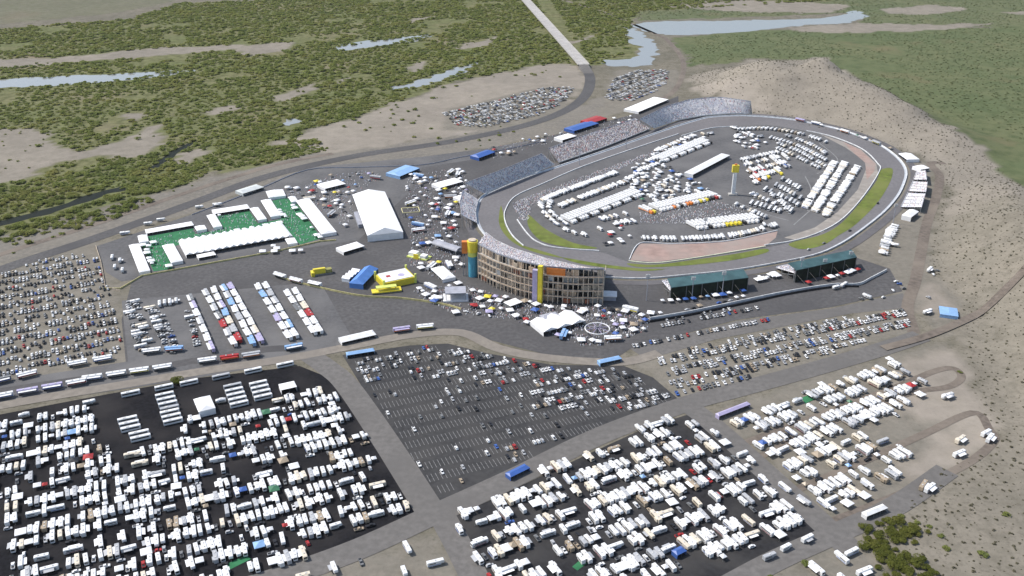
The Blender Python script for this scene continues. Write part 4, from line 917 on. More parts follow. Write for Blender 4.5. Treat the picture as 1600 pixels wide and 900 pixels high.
        P.append(('body', b, [C])); P.append(('side_window', MB().box(-5.8, 5.2, -1.32, 1.32, 1.8, 2.8), M_GLASS)); P.append(('windshield', MB().box(6.2, 6.44, -1.1, 1.1, 1.4, 3.0), M_GLASS)); P.append(('roof_unit', MB().box(-3, -1, -.8, .8, 3.45, 3.75), M_UNIT)); w = MB()
        for sx in (-3.6, 4.2):
            for sy in (-1.1, 1.1): w.wheel(sx, sy, .5, .34)
        P += [('wheel', pc, M_TYRE) for pc in split(w, 16)]
    elif kind == 'canopy_tent':
        s = (1.6, 2.3, 3.1)[variant % 3]; k = s * .97
        P.append(('roof', MB().add([(-s, -s, 2.2), (s, -s, 2.2), (s, s, 2.2), (-s, s, 2.2), (0, 0, 3.3 + s * .2), (-s, -s, 2.5), (s, -s, 2.5), (s, s, 2.5), (-s, s, 2.5)], [(5, 6, 4), (6, 7, 4), (7, 8, 4), (8, 5, 4), (0, 1, 6, 5), (1, 2, 7, 6), (2, 3, 8, 7), (3, 0, 5, 8)]), C if colour != 'white' else M_CANVAS)); g = MB()
        for sx in (-k, k):
            for sy in (-k, k): g.box(sx - .04, sx + .04, sy - .04, sy + .04, 0, 2.4)
        P += [('leg', pc, M_STEEL) for pc in split(g, 8)]
    if kind in ('motorhome', 'travel_trailer'):
        for _, mb_, _m in P: mb_.v = [(v[0] * .86, v[1] * .88, v[2] * .9) for v in mb_.v]
    b, ms = merge(P, kind); flat = b.mesh(kind, ms)
    if kind not in ('canopy_tent',): fixn(flat)
    PROTO[key] = dict(parts=[(nm, (mb if False else fixn(mb.mesh(nm, m)))) for nm, mb, m in P], flat=flat)
    return PROTO[key]

VEH = []                            # every vehicle surveyed below
CAT = dict(motorhome='motorhome', travel_trailer='travel trailer', pickup_truck='pickup truck', parked_car='car', race_hauler='hauler', vendor_trailer='vendor trailer', coach_bus='bus', canopy_tent='canopy tent')
COLW = dict(motorhome=(('white', 76), ('cream', 9), ('silver', 10), ('tan', 5)), travel_trailer=(('white', 84), ('cream', 9), ('silver', 7)),
            pickup_truck=(('white', 36), ('black', 18), ('silver', 20), ('grey', 16), ('red', 4), ('blue', 2), ('tan', 4)), parked_car=(('white', 32), ('silver', 26), ('black', 16), ('grey', 16), ('red', 3), ('blue', 3), ('tan', 4)),
            race_hauler=(('white', 40), ('blue', 15), ('red', 14), ('yellow', 12), ('black', 10), ('orange', 9)), vendor_trailer=(('white', 46), ('light blue', 10), ('red', 2), ('lilac', 10), ('silver', 16), ('cream', 4), ('yellow', 1), ('grey', 6)),
            coach_bus=(('white', 80), ('silver', 20)), canopy_tent=(('white', 74), ('blue', 9), ('light blue', 5), ('green', 2), ('red', 2), ('tan', 5), ('black', 3)))
def pick(w):
    t = RND.random() * sum(x[1] for x in w)
    for k, v in w:
        t -= v
        if t <= 0: return k
    return w[-1][0]
def free(x, y, a, half, r):
    pts = [(x + math.cos(a) * k, y + math.sin(a) * k) for k in ([-half, 0, half] if half > 3 else [-half, half] if half > 1 else [0])]
    for px, py in pts:
        k = (int(px // 8), int(py // 8))
        for i in (-1, 0, 1):
            for j in (-1, 0, 1):
                for (u, v, s_) in GRIDX.get((k[0] + i, k[1] + j), ()):
                    if (u - px) ** 2 + (v - py) ** 2 < (r + s_) ** 2: return False
    for px, py in pts: GRIDX.setdefault((int(px // 8), int(py // 8)), []).append((px, py, r))
    return True
HALF = dict(motorhome=3.7, travel_trailer=3.3, pickup_truck=2.0, parked_car=1.3, race_hauler=6.5, vendor_trailer=5.6, coach_bus=5.0, canopy_tent=0)
RAD = dict(motorhome=1.45, travel_trailer=1.38, pickup_truck=1.1, parked_car=1.0, race_hauler=1.5, vendor_trailer=1.5, coach_bus=1.5, canopy_tent=2.0)
def put(kind, p, ang, lot, row=0, col=None, var=None, check=True):
    if check and not free(p.x, p.y, ang, HALF[kind], RAD[kind]): return
    col = col or pick(COLW[kind])
    VEH.append(dict(kind=kind, col=col, var=RND.randrange(6) if var is None else var, x=p.x, y=p.y, a=ang, lot=lot, row=row))
def lot_rows(lot, poly_px, dirpx, anchor_px, period, offs, slot, occ, kinds, side=0.0, jit=.35, front=0.0, axis=None):
    poly = WL(poly_px); d = (W(*dirpx[1]) - W(*dirpx[0])).normalized(); n = Vector((-d.y, d.x, 0))
    an = W(*anchor_px); ax = n if axis is None else (W(*axis[1]) - W(*axis[0])).normalized(); aa = math.atan2(ax.y, ax.x); ad = math.atan2(d.y, d.x)
    rowno = 0; v0 = len(VEH)
    for k in range(40, -41, -1):
        for of in sorted(offs, reverse=True):
            row = []; i = -250
            while i < 250:
                p = an + n * (k * period + of) + d * (i * slot)
                i += 1
                if abs(p.x) > 1200 or p.y < 300 or p.y > 2500 or not inp(p, poly): continue
                q = PX(p.x, p.y)
                if not (-60 < q[0] < 1660 and q[1] < 935): continue
                if RND.random() > occ(q[0], q[1]): continue
                row.append(p)
            if not row: continue
            rowno += 1; skip = False
            for p in row:
                if skip: skip = False; continue
                kd = pick(kinds); q = p + d * RND.uniform(-jit, jit) * slot * .3 + n * RND.uniform(-jit, jit) * 1.5
                if RND.random() < side and kd in ('motorhome', 'travel_trailer'):
                    put(kd, q + d * slot * .5, ad + (math.pi if RND.random() < .5 else 0) + RND.uniform(-.06, .06), lot, rowno); skip = True
                elif kd == 'canopy_tent': put(kd, q, ad, lot, rowno)
                else:
                    put(kd, q, aa + (math.pi if RND.random() < .5 else 0) + RND.uniform(-.07, .07), lot, rowno)
                    if front and RND.random() < front:
                        s = (1 if of > 0 else -1) * RND.uniform(6.6, 8.0) if len(offs) > 1 else RND.choice((-8, 8))
                        put(pick((('pickup_truck', 5), ('parked_car', 4), ('canopy_tent', 3))), q + n * s + d * RND.uniform(-1.5, 1.5), RND.choice((aa, ad)) + RND.uniform(-.1, .1), lot, rowno)
def line(lot, pts, step, kind, angpx=None, occ=1.0, row=0, col=None, jit=.1, perp=0.0):
    w = catmull(WL(pts), 5) if len(pts) > 2 else WL(pts); L = sum((b_ - a).length for a, b_ in zip(w, w[1:])); n = max(2, int(L / step) + 1)
    rs = resample(w, n)
    for i, p in enumerate(rs):
        if RND.random() > occ: continue
        d = (rs[min(i + 1, n - 1)] - rs[max(i - 1, 0)]).normalized()
        if angpx: v = W(*angpx[1]) - W(*angpx[0]); a = math.atan2(v.y, v.x)
        else: a = math.atan2(d.y, d.x) + perp
        put(pick(kind) if isinstance(kind, tuple) else kind, p + Vector((RND.uniform(-jit, jit), RND.uniform(-jit, jit), 0)) * step, a + RND.uniform(-.05, .05), lot, row, col if not callable(col) else col(i))
RV = (('motorhome', 42), ('travel_trailer', 42), ('pickup_truck', 9), ('canopy_tent', 7))
vp = lambda a, b_: (a, b_)
# black camping lot, lower left
dB = (W(410, 588) - W(300, 612)).normalized(); aB = math.atan2(dB.y, dB.x)
for j, (px, py, n) in enumerate(((258, 621, 4), (266, 648, 3), (364, 607, 5), (404, 603, 4), (200, 659, 3), (218, 681, 2))):
    for k in range(n): put('coach_bus', W(px + k * 2.6, py + k * 7.0), aB, 'black camping lot', 40 + j)
BLK = [(-60, 672), (0, 660), (60, 648), (140, 636), (152, 690), (190, 714), (244, 702), (284, 678), (292, 640), (340, 626), (344, 650), (420, 634), (440, 618), (512, 598), (640, 798), (560, 838), (430, 885), (330, 925), (10, 1000), (12, 850), (0, 770), (-60, 760)]
lot_rows('black camping lot', BLK, ((21, 766), (532, 651)), (235, 716), 27.5, (-5.8, 5.8), 4.15, lambda x, y: .88, RV, side=.10, front=.36)
lot_rows('top strip of the black lot', [(0, 652), (150, 628), (150, 645), (0, 665)], ((21, 766), (532, 651)), (60, 648), 15, (0,), 6, lambda x, y: .6, RV, side=.3)
for k, px in enumerate((205, 231, 257, 296, 321, 346, 371, 396, 421, 446)): put('coach_bus', W(px, 613.5 - (px - 230) * .187), aB, 'upper edge of the black lot', 0)
# dark motorhome lot
DML = [(702, 815), (765, 788), (850, 745), (846, 728), (980, 682), (1040, 655), (1100, 668), (1190, 742), (1262, 820), (1230, 845), (1090, 905), (960, 970), (820, 990), (760, 910)]
lot_rows('dark motorhome lot', DML, ((742, 856), (1140, 722)), (833, 834), 27, (-5.8, 5.8), 4.2, lambda x, y: .88 if y > 700 or x < 1000 else .6, RV, side=.1, front=.25)
# gravel campground
GC = [(1140, 668), (1250, 618), (1330, 590), (1396, 565), (1412, 580), (1446, 600), (1440, 625), (1360, 660), (1430, 705), (1420, 728), (1320, 790), (1290, 796), (1225, 735)]
lot_rows('gravel campground', GC, ((1145, 671), (1394, 578)), (1229, 645), 27, (-5.7, 5.7), 4.25, lambda x, y: .82 if (y < 690 - (x - 1200) * .25 or x < 1360) else .25, RV, side=.08, front=.2)
# strip at the bottom
lot_rows('bottom gravel strip', [(380, 905), (560, 868), (690, 842), (715, 905), (600, 960)], ((480, 893), (680, 838)), (600, 870), 18, (0,), 7, lambda x, y: .5, RV, side=.4)
lot_rows('gravel patch by the trees', [(1235, 905), (1310, 855), (1335, 862), (1370, 905), (1300, 940)], ((1240, 880), (1330, 840)), (1300, 880), 14, (0,), 6, lambda x, y: .55, RV, side=.4)
line('lane beside the dark motorhome lot', [(1176, 724), (1208, 752), (1252, 785)], 14, 'travel_trailer', occ=.8)
line('lower corner road', [(1170, 885), (1212, 866), (1258, 845)], 13, 'travel_trailer', occ=.9)
# striped lot cars
poly, a_, d_, n_ = STALL
ad = math.atan2(n_.y, n_.x)
for k in range(-14, 16):
    for i in range(-160, 160):
        for s in (-1, 1):
            p = a_ + n_ * (k * 13.2 + s * 2.5) + d_ * (i * 2.8 + 1.4)
            if not inp(p, poly): continue
            x, y = PX(p.x, p.y); f = 0.06
            if y < 590 - (x - 700) * .05: f = .42
            if x > 720 and y < 600: f = .58
            if x > 830 and y < 645: f = .60
            if x > 780 and y > 640: f = .10
            if RND.random() < f * (0.35 + 1.3 * (mnoise.noise(Vector((p.x * .03, p.y * .03, 4))) * .5 + .5)):
                put(pick((('parked_car', 7), ('pickup_truck', 3))), p, ad + (math.pi if s > 0 else 0), 'striped asphalt lot', k + 15)
# gravel car park right of the striped lot
line_dir = ((1000, 590), (1400, 500))
CARS = (('parked_car', 72), ('pickup_truck', 28))
CA = ((1200, 545), (1211, 559))
for k, (p0, p1, f) in enumerate((((1072, 549), (1330, 497), .62), ((1030, 563), (1410, 487), .8), ((1032, 569), (1414, 492), .8), ((1040, 580), (1418, 503), .8), ((1044, 586), (1418, 509), .78), ((1048, 599), (1350, 533), .74), ((1052, 606), (1300, 550), .66), ((1058, 616), (1170, 590), .6))):
    line('gravel car park', [p0, p1], 3.0, CARS, CA, f, k + 1, jit=.15)
for k, (p0, p1, f) in enumerate((((990, 542), (1200, 501), .8), ((1030, 511), (1192, 481), .7), ((1042, 503), (1140, 485), .5))):
    line('asphalt verge car rows', [p0, p1], 3.0, CARS, CA, f, k + 1, jit=.12)
# left gravel car park
LCP = [(-30, 470), (0, 428), (95, 398), (152, 402), (165, 440), (178, 470), (190, 545), (160, 565), (0, 598), (-30, 600)]
lot_rows('left gravel car park', LCP, ((20, 520), (180, 490)), (90, 505), 17.5, (-2.8, 2.8), 2.9, lambda x, y: .75, CARS, jit=.25)
# river side car parks
lot_rows('far gravel car park', [(692, 178), (770, 158), (850, 138), (900, 136), (880, 162), (830, 185), (760, 200), (712, 196)], ((712, 186), (880, 150)), (780, 175), 15, (-2.8, 2.8), 3.0, lambda x, y: .68, CARS, jit=.3)
lot_rows('far car park by the bridge', [(944, 158), (960, 122), (990, 110), (1045, 110), (1040, 135), (990, 158)], ((950, 150), (1040, 115)), (990, 135), 15, (-2.8, 2.8), 3.0, lambda x, y: .72, CARS, jit=.3)
# vendor trailers in four double columns and two road side rows
for k, (p0, p1) in enumerate((((300, 470), (332, 546)), ((324, 462), (366, 538)), ((337, 458), (374, 532)), ((352, 455), (396, 537)), ((363, 452), (408, 533)), ((406, 453), (452, 528)), ((418, 451), (462, 525)), ((452, 463), (490, 520)), ((464, 460), (500, 518)))):
    line('vendor trailer columns', [p0, p1], 14.6, 'vendor_trailer', None, 1, k + 1, jit=.01)
line('vendor lane upper row', [(2, 598), (90, 578), (150, 566), (226, 553), (310, 546)], 15.8, 'vendor_trailer', None, .85, 1, jit=.02)
line('vendor lane lower row', [(145, 594), (236, 580), (330, 566), (400, 557), (460, 546)], 15.8, 'vendor_trailer', None, .95, 1, jit=.02)
line('vendor lane lowest row', [(5, 622), (60, 612), (120, 601)], 15.8, 'vendor_trailer', None, .8, 1, jit=.02)
line('tan road trailer row', [(592, 523), (628, 518), (664, 514)], 15.5, 'vendor_trailer', None, 1, 1, jit=.02)
line('yellow fence trailer row', [(438, 434), (470, 443), (492, 447)], 14, 'vendor_trailer', None, 1, 1, 'white', jit=.02)
for k, (p0, p1) in enumerate((((200, 478), (222, 548)), ((212, 474), (234, 544)), ((236, 484), (262, 548)), ((252, 492), (276, 546)), ((296, 492), (309, 540)))):
    line('vendor trailer yard', [p0, p1], 4.2, (('pickup_truck', 5), ('parked_car', 3), ('travel_trailer', 2)), ((200, 500), (220, 496)), .85, k + 2, jit=.15)
for q, n in (((206, 485), 8), ((222, 520), 6), ((248, 500), 9), ((262, 530), 8), ((300, 500), 5)):
    for k in range(n): put(pick(CARS), W(q[0] + k * 1.3 + RND.uniform(-8, 8), q[1] + k * 5 - 12), RND.uniform(-.3, .3), 'vendor trailer yard', n)
for q in ((250, 478), (258, 476), (266, 475), (276, 473)): put('travel_trailer', W(*q), math.atan2(1, -.35), 'vendor trailer yard', 1, 'white')
for q in ((176, 405), (180, 420), (188, 410), (192, 425), (196, 367), (252, 346), (232, 352), (312, 326), (340, 322)): put('travel_trailer', W(*q), math.atan2(1, -.3) if q[1] > 400 else .3, 'hospitality yard', 1, 'white')
# infield
IRV = (('motorhome', 60), ('travel_trailer', 40))
for k, (pts, st) in enumerate((([(962, 272), (905, 293), (856, 312), (846, 324), (856, 340), (874, 356), (893, 365), (913, 369)], 3.6), ([(950, 281), (905, 298), (866, 314), (858, 326), (868, 340), (884, 352)], 3.8), ([(978, 286), (925, 305), (876, 324)], 3.7), ([(986, 280), (940, 297)], 5.4))):
    line('left infield campground', pts, st, IRV, ((870, 320), (886, 330)), .93, k + 1)
for k, (p0, p1, s) in enumerate((((993, 302), (884, 345), 4.4), ((1100, 222), (1030, 250), 4.6), ((1112, 306), (1006, 330), 4.4), ((1178, 342), (1080, 354), 4.6))):
    line('infield hauler paddock', [p0, p1], s, 'race_hauler', ((900, 330), (924, 341)) if k != 3 else ((1100, 348), (1118, 358)), .97, k + 1, (None if k == 2 else (lambda i: 'yellow' if (k == 3 and 4 < i < 9) else 'black' if i % 4 == 0 else 'white')), jit=.02)
for k, (pts, st) in enumerate((([(1155, 204), (1200, 203), (1250, 211), (1290, 224)], 5.4), ([(1204, 217), (1245, 230), (1290, 252)], 5.4), ([(1212, 225), (1250, 240), (1288, 262)], 5.6), ([(1216, 234), (1250, 250), (1278, 264)], 5.6), ([(1230, 214), (1270, 230), (1292, 244)], 5.6))):
    line('far infield campground', pts, st, IRV, ((1240, 225), (1228, 234)), .9, k + 1)
for k, (p0, p1) in enumerate((((1304, 256), (1258, 326)), ((1320, 257), (1273, 332)), ((1340, 263), (1289, 339)))):
    line('right infield campground', [p0, p1], 4.0, IRV, ((1300, 300), (1318, 306)), .92, k + 1)
for k, (p0, p1) in enumerate((((1222, 282), (1256, 302)), ((1212, 292), (1250, 312)), ((1204, 302), (1246, 322)), ((1196, 298), (1236, 332)), ((1160, 316), (1210, 330)))):
    line('infield bus rows', [p0, p1], 5.6, (('coach_bus', 6), ('motorhome', 4)), ((1230, 296), (1222, 306)), .8, k + 1)
for k, (p0, p1) in enumerate((((1165, 260), (1225, 246)), ((1170, 270), (1226, 256)), ((1176, 280), (1218, 268)))):
    line('middle infield rows', [p0, p1], 5.0, (('race_hauler', 4), ('motorhome', 6)), ((1180, 262), (1190, 270)), .85, k + 1)
for k, (pts, st) in enumerate((([(1006, 375), (1060, 376), (1110, 374), (1160, 368), (1212, 354)], 3.8), ([(1130, 372), (1170, 362), (1205, 350)], 5.4))):
    line('campground above the brick apron', pts, st, IRV, ((1100, 366), (1106, 376)), .85, k + 1)
IC = [P_(a) for a in ([(985, 262), (1030, 250), (1056, 268), (1090, 284), (1112, 300), (1060, 312), (1004, 322), (985, 300)], [(1015, 244), (1085, 214), (1105, 206), (1112, 212), (1060, 244), (1014, 264)], [(1140, 200), (1190, 212), (1200, 225), (1175, 236), (1150, 230)])]
for k, (p0, p1) in enumerate((((1012, 254), (1056, 238)), ((1026, 238), (1084, 214)), ((1036, 243), (1090, 222)), ((1000, 268), (1040, 254)))):
    line('upper infield rows', [p0, p1], 5.0, IRV, ((900, 330), (924, 341)), .9, k + 1)
for k, (p0, p1) in enumerate((((1160, 252), (1214, 240)), ((1178, 288), (1210, 276)), ((1196, 270), (1232, 262)))):
    line('middle infield rows', [p0, p1], 5.0, IRV, ((1180, 262), (1190, 270)), .85, k + 5)
for k, (p0, p1) in enumerate((((1150, 322), (1196, 342)), ((1176, 306), (1222, 326)), ((1214, 334), (1250, 316)))):
    line('infield bus rows', [p0, p1], 5.2, IRV, ((1230, 296), (1222, 306)), .85, k + 8)
line('left infield campground', [(940, 345), (985, 335)], 6, IRV, ((870, 320), (886, 330)), .6, 7); line('left infield campground', [(930, 362), (965, 352), (990, 348)], 6, IRV, ((870, 320), (886, 330)), .5, 8)
for _ in range(900):
    p = W(RND.uniform(985, 1200), RND.uniform(200, 320))
    if any(inp(p, z) for z in IC):
        put(pick((('motorhome', 3), ('canopy_tent', 5), ('travel_trailer', 3), ('parked_car', 2))), p, RND.choice((.5, 2.0)), 'infield centre', 1)
for _ in range(16): put('canopy_tent', W(RND.uniform(938, 985), RND.uniform(352, 385)), .4, 'left infield gate', 1)
# right bend yard
line('yard outside the right bend', [(1380, 398), (1388, 372), (1398, 356)], 5.6, IRV, ((1380, 380), (1396, 384)), 1, 1); line('yard outside the right bend', [(1394, 392), (1400, 374), (1408, 358)], 6, IRV, ((1380, 380), (1396, 384)), .8, 2)
line('track edge of the right bend', [(1262, 392), (1312, 370), (1348, 345), (1372, 318)], 24, 'parked_car', None, .7, 1)
for q in ((1452, 424), (1458, 430), (1464, 424), (1450, 466), (1449, 490), (1405, 445), (1400, 441), (1345, 468), (1354, 466), (1306, 452), (1318, 448), (1380, 466), (1395, 455), (1412, 452)): put(pick((('travel_trailer', 5), ('parked_car', 5))), W(*q), RND.uniform(0, 3), 'dusty corner yard', 1)
for q in ((1442, 762), (1452, 766), (1540, 680), (1546, 688), (1498, 712), (1500, 690), (1480, 622)): put('motorhome', W(*q), RND.uniform(.3, 1), 'far end of the gravel campground', 1)
# pop-up canopies of the fan zone and car rows by the wall
FZ = [P_(a) for a in ([(640, 275), (720, 262), (735, 300), (715, 345), (722, 420), (690, 440), (640, 415), (640, 370), (632, 300)], [(430, 300), (560, 265), (600, 275), (560, 300), (545, 360), (500, 330), (440, 305)],
                                 [(640, 455), (720, 445), (830, 475), (935, 480), (1020, 490), (1010, 520), (920, 545), (800, 500), (700, 490)], [(760, 232), (860, 210), (980, 182), (1000, 188), (860, 224), (770, 250)])]
k = 0
while k < 380:
    p = W(RND.uniform(430, 1020), RND.uniform(180, 545))
    if any(inp(p, z) for z in FZ):
        k += 1
        if RND.random() < .8: put('canopy_tent', p, RND.uniform(0, 1.5), 'fan zone', 1, RND.choice(['white'] * 14 + ['blue', 'red', 'lilac', 'lilac', 'tan', 'tan', 'yellow', 'light blue', 'black']))
        else: put(pick((('vendor_trailer', 2), ('parked_car', 3))), p, RND.uniform(0, 3), 'fan zone', 1)
line('foot of the boundary wall', [(1020, 494), (1090, 482), (1160, 466)], 6, (('canopy_tent', 5), ('parked_car', 4)), None, .7, 1)
line('front of the canopied stands', [(1022, 474), (1080, 470), (1172, 456)], 7, 'canopy_tent', None, .75, 1); line('front of the canopied stands', [(1262, 444), (1300, 436), (1338, 424)], 6, 'canopy_tent', None, .85, 2, lambda i: 'red' if i % 3 == 0 else 'white')
line('ground between the canopied stands', [(1184, 440), (1214, 434)], 5, 'canopy_tent', None, 1, 1, 'white'); line('ground between the canopied stands', [(1186, 436), (1210, 431)], 5, 'canopy_tent', None, 1, 2, 'white')
for _ in range(26): put('canopy_tent', W(RND.uniform(200, 480), RND.uniform(-6, 6) + 392), .2, 'asphalt below the hospitality fence', 1, 'white') if RND.random() < .4 else None
line('hilltop road by the far bend', [(1250, 190), (1300, 202), (1350, 218), (1390, 234)], 11, (('canopy_tent', 4), ('vendor_trailer', 3)), None, .8, 1)

TB = [C5(a) for a in ([(225, 580), (310, 770)], [(375, 600), (425, 745)], [(280, 510), (300, 560)], [(300, 490), (600, 432)], [(810, 350), (850, 435)], [(1055, 330), (1100, 395)], [(800, 345), (1040, 303)], [(1225, 240), (1330, 360)], [(1350, 225), (1600, 520)], [(540, 545), (1290, 405)])]
for k, t_ in enumerate(TB): line('green hospitality carpet', t_, 7.0, 'canopy_tent', None, .8, k + 1, 'white', jit=.12)
# people milling about on foot: a speckled crowd nobody could count
def scatter(polys, n, box):
    P = []
    while len(P) < n:
        p = W(RND.uniform(box[0], box[2]), RND.uniform(box[1], box[3]))
        if any(inp(p, z) for z in polys): P.append((p.x, p.y, .15))
    return P
crowd('people on foot spread over the fan zone asphalt', scatter(FZ, 2600, (430, 180, 1020, 545)), 'people on foot')
crowd('guests standing on the green hospitality carpet', scatter([P_(C5([(255, 575), (270, 520), (610, 455), (860, 440), (800, 345), (1040, 305), (1115, 395), (1300, 365), (1240, 240), (1340, 210), (1570, 520), (1450, 545), (1310, 400), (500, 545), (380, 590), (420, 750), (310, 765)]))], 420, (215, 300, 510, 430)), 'people on foot')
crowd('people lining the inside of the left bend', scatter([P_([(800, 318), (900, 280), (985, 250), (1040, 228), (1040, 236), (960, 268), (880, 298), (830, 322), (826, 345), (812, 345)])], 1100, (795, 225, 1045, 350)), 'people on foot')
crowd('people walking between the race haulers', scatter([P_([(1000, 332), (1110, 312), (1180, 330), (1170, 342), (1080, 350), (1000, 350)])], 700, (1000, 310, 1180, 352)), 'people on foot')

ORD = lambda n: f"{n}{'th' if 10 <= n % 100 <= 20 else {1: 'st', 2: 'nd', 3: 'rd'}.get(n % 10, 'th')}"
MAXIND = 300
WITH_PARTS = dict(motorhome=95, travel_trailer=90, pickup_truck=30, parked_car=30, race_hauler=0, vendor_trailer=50, coach_bus=24, canopy_tent=30)
STUFF_LABEL = dict(motorhome='the many smaller white motorhomes massed in the infield and upper campground', travel_trailer='the many smaller white travel trailers massed in the infield and upper campground',
                   parked_car='the mass of distant cars in the gravel car parks', pickup_truck='the mass of distant pickup trucks in the gravel car parks', canopy_tent='the scatter of small distant pop-up canopies')
def stuff(kind, items):
    V, F3, MI, mats, midx, off = [], [], [], [], {}, 0
    for v in items:
        me = proto(kind, v['col'], v['var'])['flat']
        c = v.get('_c')
        key = (kind, v['col'], v['var'])
        if key not in CACHE:
            me.calc_loop_triangles(); co = np.array([p.co[:] for p in me.vertices]); tr = np.array([t.vertices[:] for t in me.loop_triangles]); ti = np.array([t.material_index for t in me.loop_triangles]); CACHE[key] = (co, tr, ti, list(me.materials))
        co, tr, ti, ms = CACHE[key]
        for m in ms:
            if m.name not in midx: midx[m.name] = len(mats); mats.append(m)
        mp = np.array([midx[m.name] for m in ms]); cs, sn = math.cos(v['a']), math.sin(v['a'])
        V.append(np.stack([co[:, 0] * cs - co[:, 1] * sn + v['x'], co[:, 0] * sn + co[:, 1] * cs + v['y'], co[:, 2] + .46], 1)); F3.append(tr + off); MI.append(mp[ti]); off += len(co)
    o = link(kind, fast_mesh(kind, np.concatenate(V), np.concatenate(F3), np.concatenate(MI), mats))
    tag(o, STUFF_LABEL.get(kind, 'the mass of distant ' + CAT[kind]), CAT[kind], None, 'stuff')
CACHE = {}
ZB = {'left infield campground': .46}
rows = {}
for v in sorted(VEH, key=lambda v: (v['kind'], v['lot'], v['row'])): rows.setdefault((v['lot'], v['row'], v['kind'], v['col']), []).append(v)
for r in rows.values():
    r.sort(key=lambda v: PX(v['x'], v['y'])[0])
    for i, v in enumerate(r): v['i'] = i + 1; v['n'] = len(r)
TOPDOWN = ('black camping lot', 'dark motorhome lot', 'gravel campground', 'left gravel car park', 'striped asphalt lot')
rowids = {}
for v in VEH: rowids.setdefault(v['lot'], set()).add(v['row'])
for kind in CAT:
    it = [v for v in VEH if v['kind'] == kind]
    vis = lambda v: -8 < PX(v['x'], v['y'])[0] < 1608 and PX(v['x'], v['y'])[1] < 906
    it.sort(key=lambda v: (not vis(v), v['y'])); 
    print('KIND', kind, len(it))
    for k, v in enumerate(it[:MAXIND]):
        pr = proto(kind, v['col'], v['var'])
        nm = CAT[kind] if kind != 'parked_car' else 'car'; lots = sorted(rowids[v['lot']])
        if v['n'] == 1: lb = f"only {v['col']} {nm}"
        else: lb = f"{v['col']} {nm}, {ORD(v['i'])} such from left"
        lb += f" in {ORD(lots.index(v['row']) + 1)} row" if len(lots) > 1 else ''
        lb += f" of {v['lot']}" if len(lots) > 1 else f" at {v['lot']}"
        if v['lot'] in TOPDOWN:
            l2 = lb.replace(' row of ', ' row from top of ')
            if v['lot'] == 'striped asphalt lot': l2 = lb.replace(f"{ORD(lots.index(v['row']) + 1)} row of", f"{ORD(len(lots) - lots.index(v['row']))} row from top of")
            if len(l2.split()) <= 16: lb = l2
        z = .46 if v['y'] > W(0, 440).y or len(lots) < 0 else .27
        if k < WITH_PARTS[kind]:
            o = link(kind, None, None, (v['x'], v['y'], z), v['a'])
            for pn, me in pr['parts']: link(pn, me, o)
        else: o = link(kind, pr['flat'], None, (v['x'], v['y'], z), v['a'])
        tag(o, lb, CAT[kind], f"{nm}s of the {v['lot']}")
    if it[MAXIND:]: stuff(kind, it[MAXIND:])

# ---------------------------------------------------------------- vegetation
def bush_arrays(nleaf, seed, leaf=.22, core=True):
    r = np.random.RandomState(seed); V, F = [], []
    lobes = [(0, 0, .45, .62)] + [(math.cos(a) * .5, math.sin(a) * .5, r.uniform(.3, .6), r.uniform(.35, .5)) for a in r.uniform(0, 6.28, 5)]
    for k in range(nleaf):
        lx, ly, lz, lr = lobes[r.randint(len(lobes))]; u = r.normal(size=3); u /= np.linalg.norm(u); u[2] = abs(u[2]) * .9 + .05 if r.rand() < .8 else u[2]
        c = np.array([lx, ly, lz]) + u * lr * r.uniform(.75, 1.05); c[2] = max(c[2], .04)
        n = u + r.normal(size=3) * .45; n /= np.linalg.norm(n); a = np.cross(n, r.normal(size=3)); a /= np.linalg.norm(a); b = np.cross(n, a); s = leaf * r.uniform(.6, 1.3)
        o = len(V); V += [c - a * s - b * s * .7, c + a * s - b * s * .6, c + a * s * .7 + b * s, c - a * s * .8 + b * s * .8]; F.append((o, o + 1, o + 2, o + 3))
    return np.array(V), np.array(F)
def scatter_bushes(polys, step, keep, sz, excl=(), box=None):
    xs = [p.x for z in polys for p in z]; ys = [p.y for z in polys for p in z]
    x0, x1, y0, y1 = max(min(xs), -1900), min(max(xs), 1900), min(ys), min(max(ys), 3700)
    gx, gy = np.meshgrid(np.arange(x0, x1, step), np.arange(y0, y1, step)); X = gx.ravel() + NR.uniform(-.5, .5, gx.size) * step; Y = gy.ravel() + NR.uniform(-.5, .5, gx.size) * step
    k = np.abs(X) < Y * .60 + 60; X, Y = X[k], Y[k]
    P = np.stack([X, Y], 1); k = np.zeros(len(X), bool)
    for z in polys: k |= inside(P, z)
    for z in excl: k &= ~inside(P, z)
    X, Y = X[k], Y[k]; n = noise2(X, Y, .011, 3.3) + .5 * noise2(X, Y, .035, 8.8)
    k = n > keep; X, Y, n = X[k], Y[k], n[k]
    S = sz[0] + (sz[1] - sz[0]) * NR.rand(len(X)) ** 1.6
    return X, Y, S
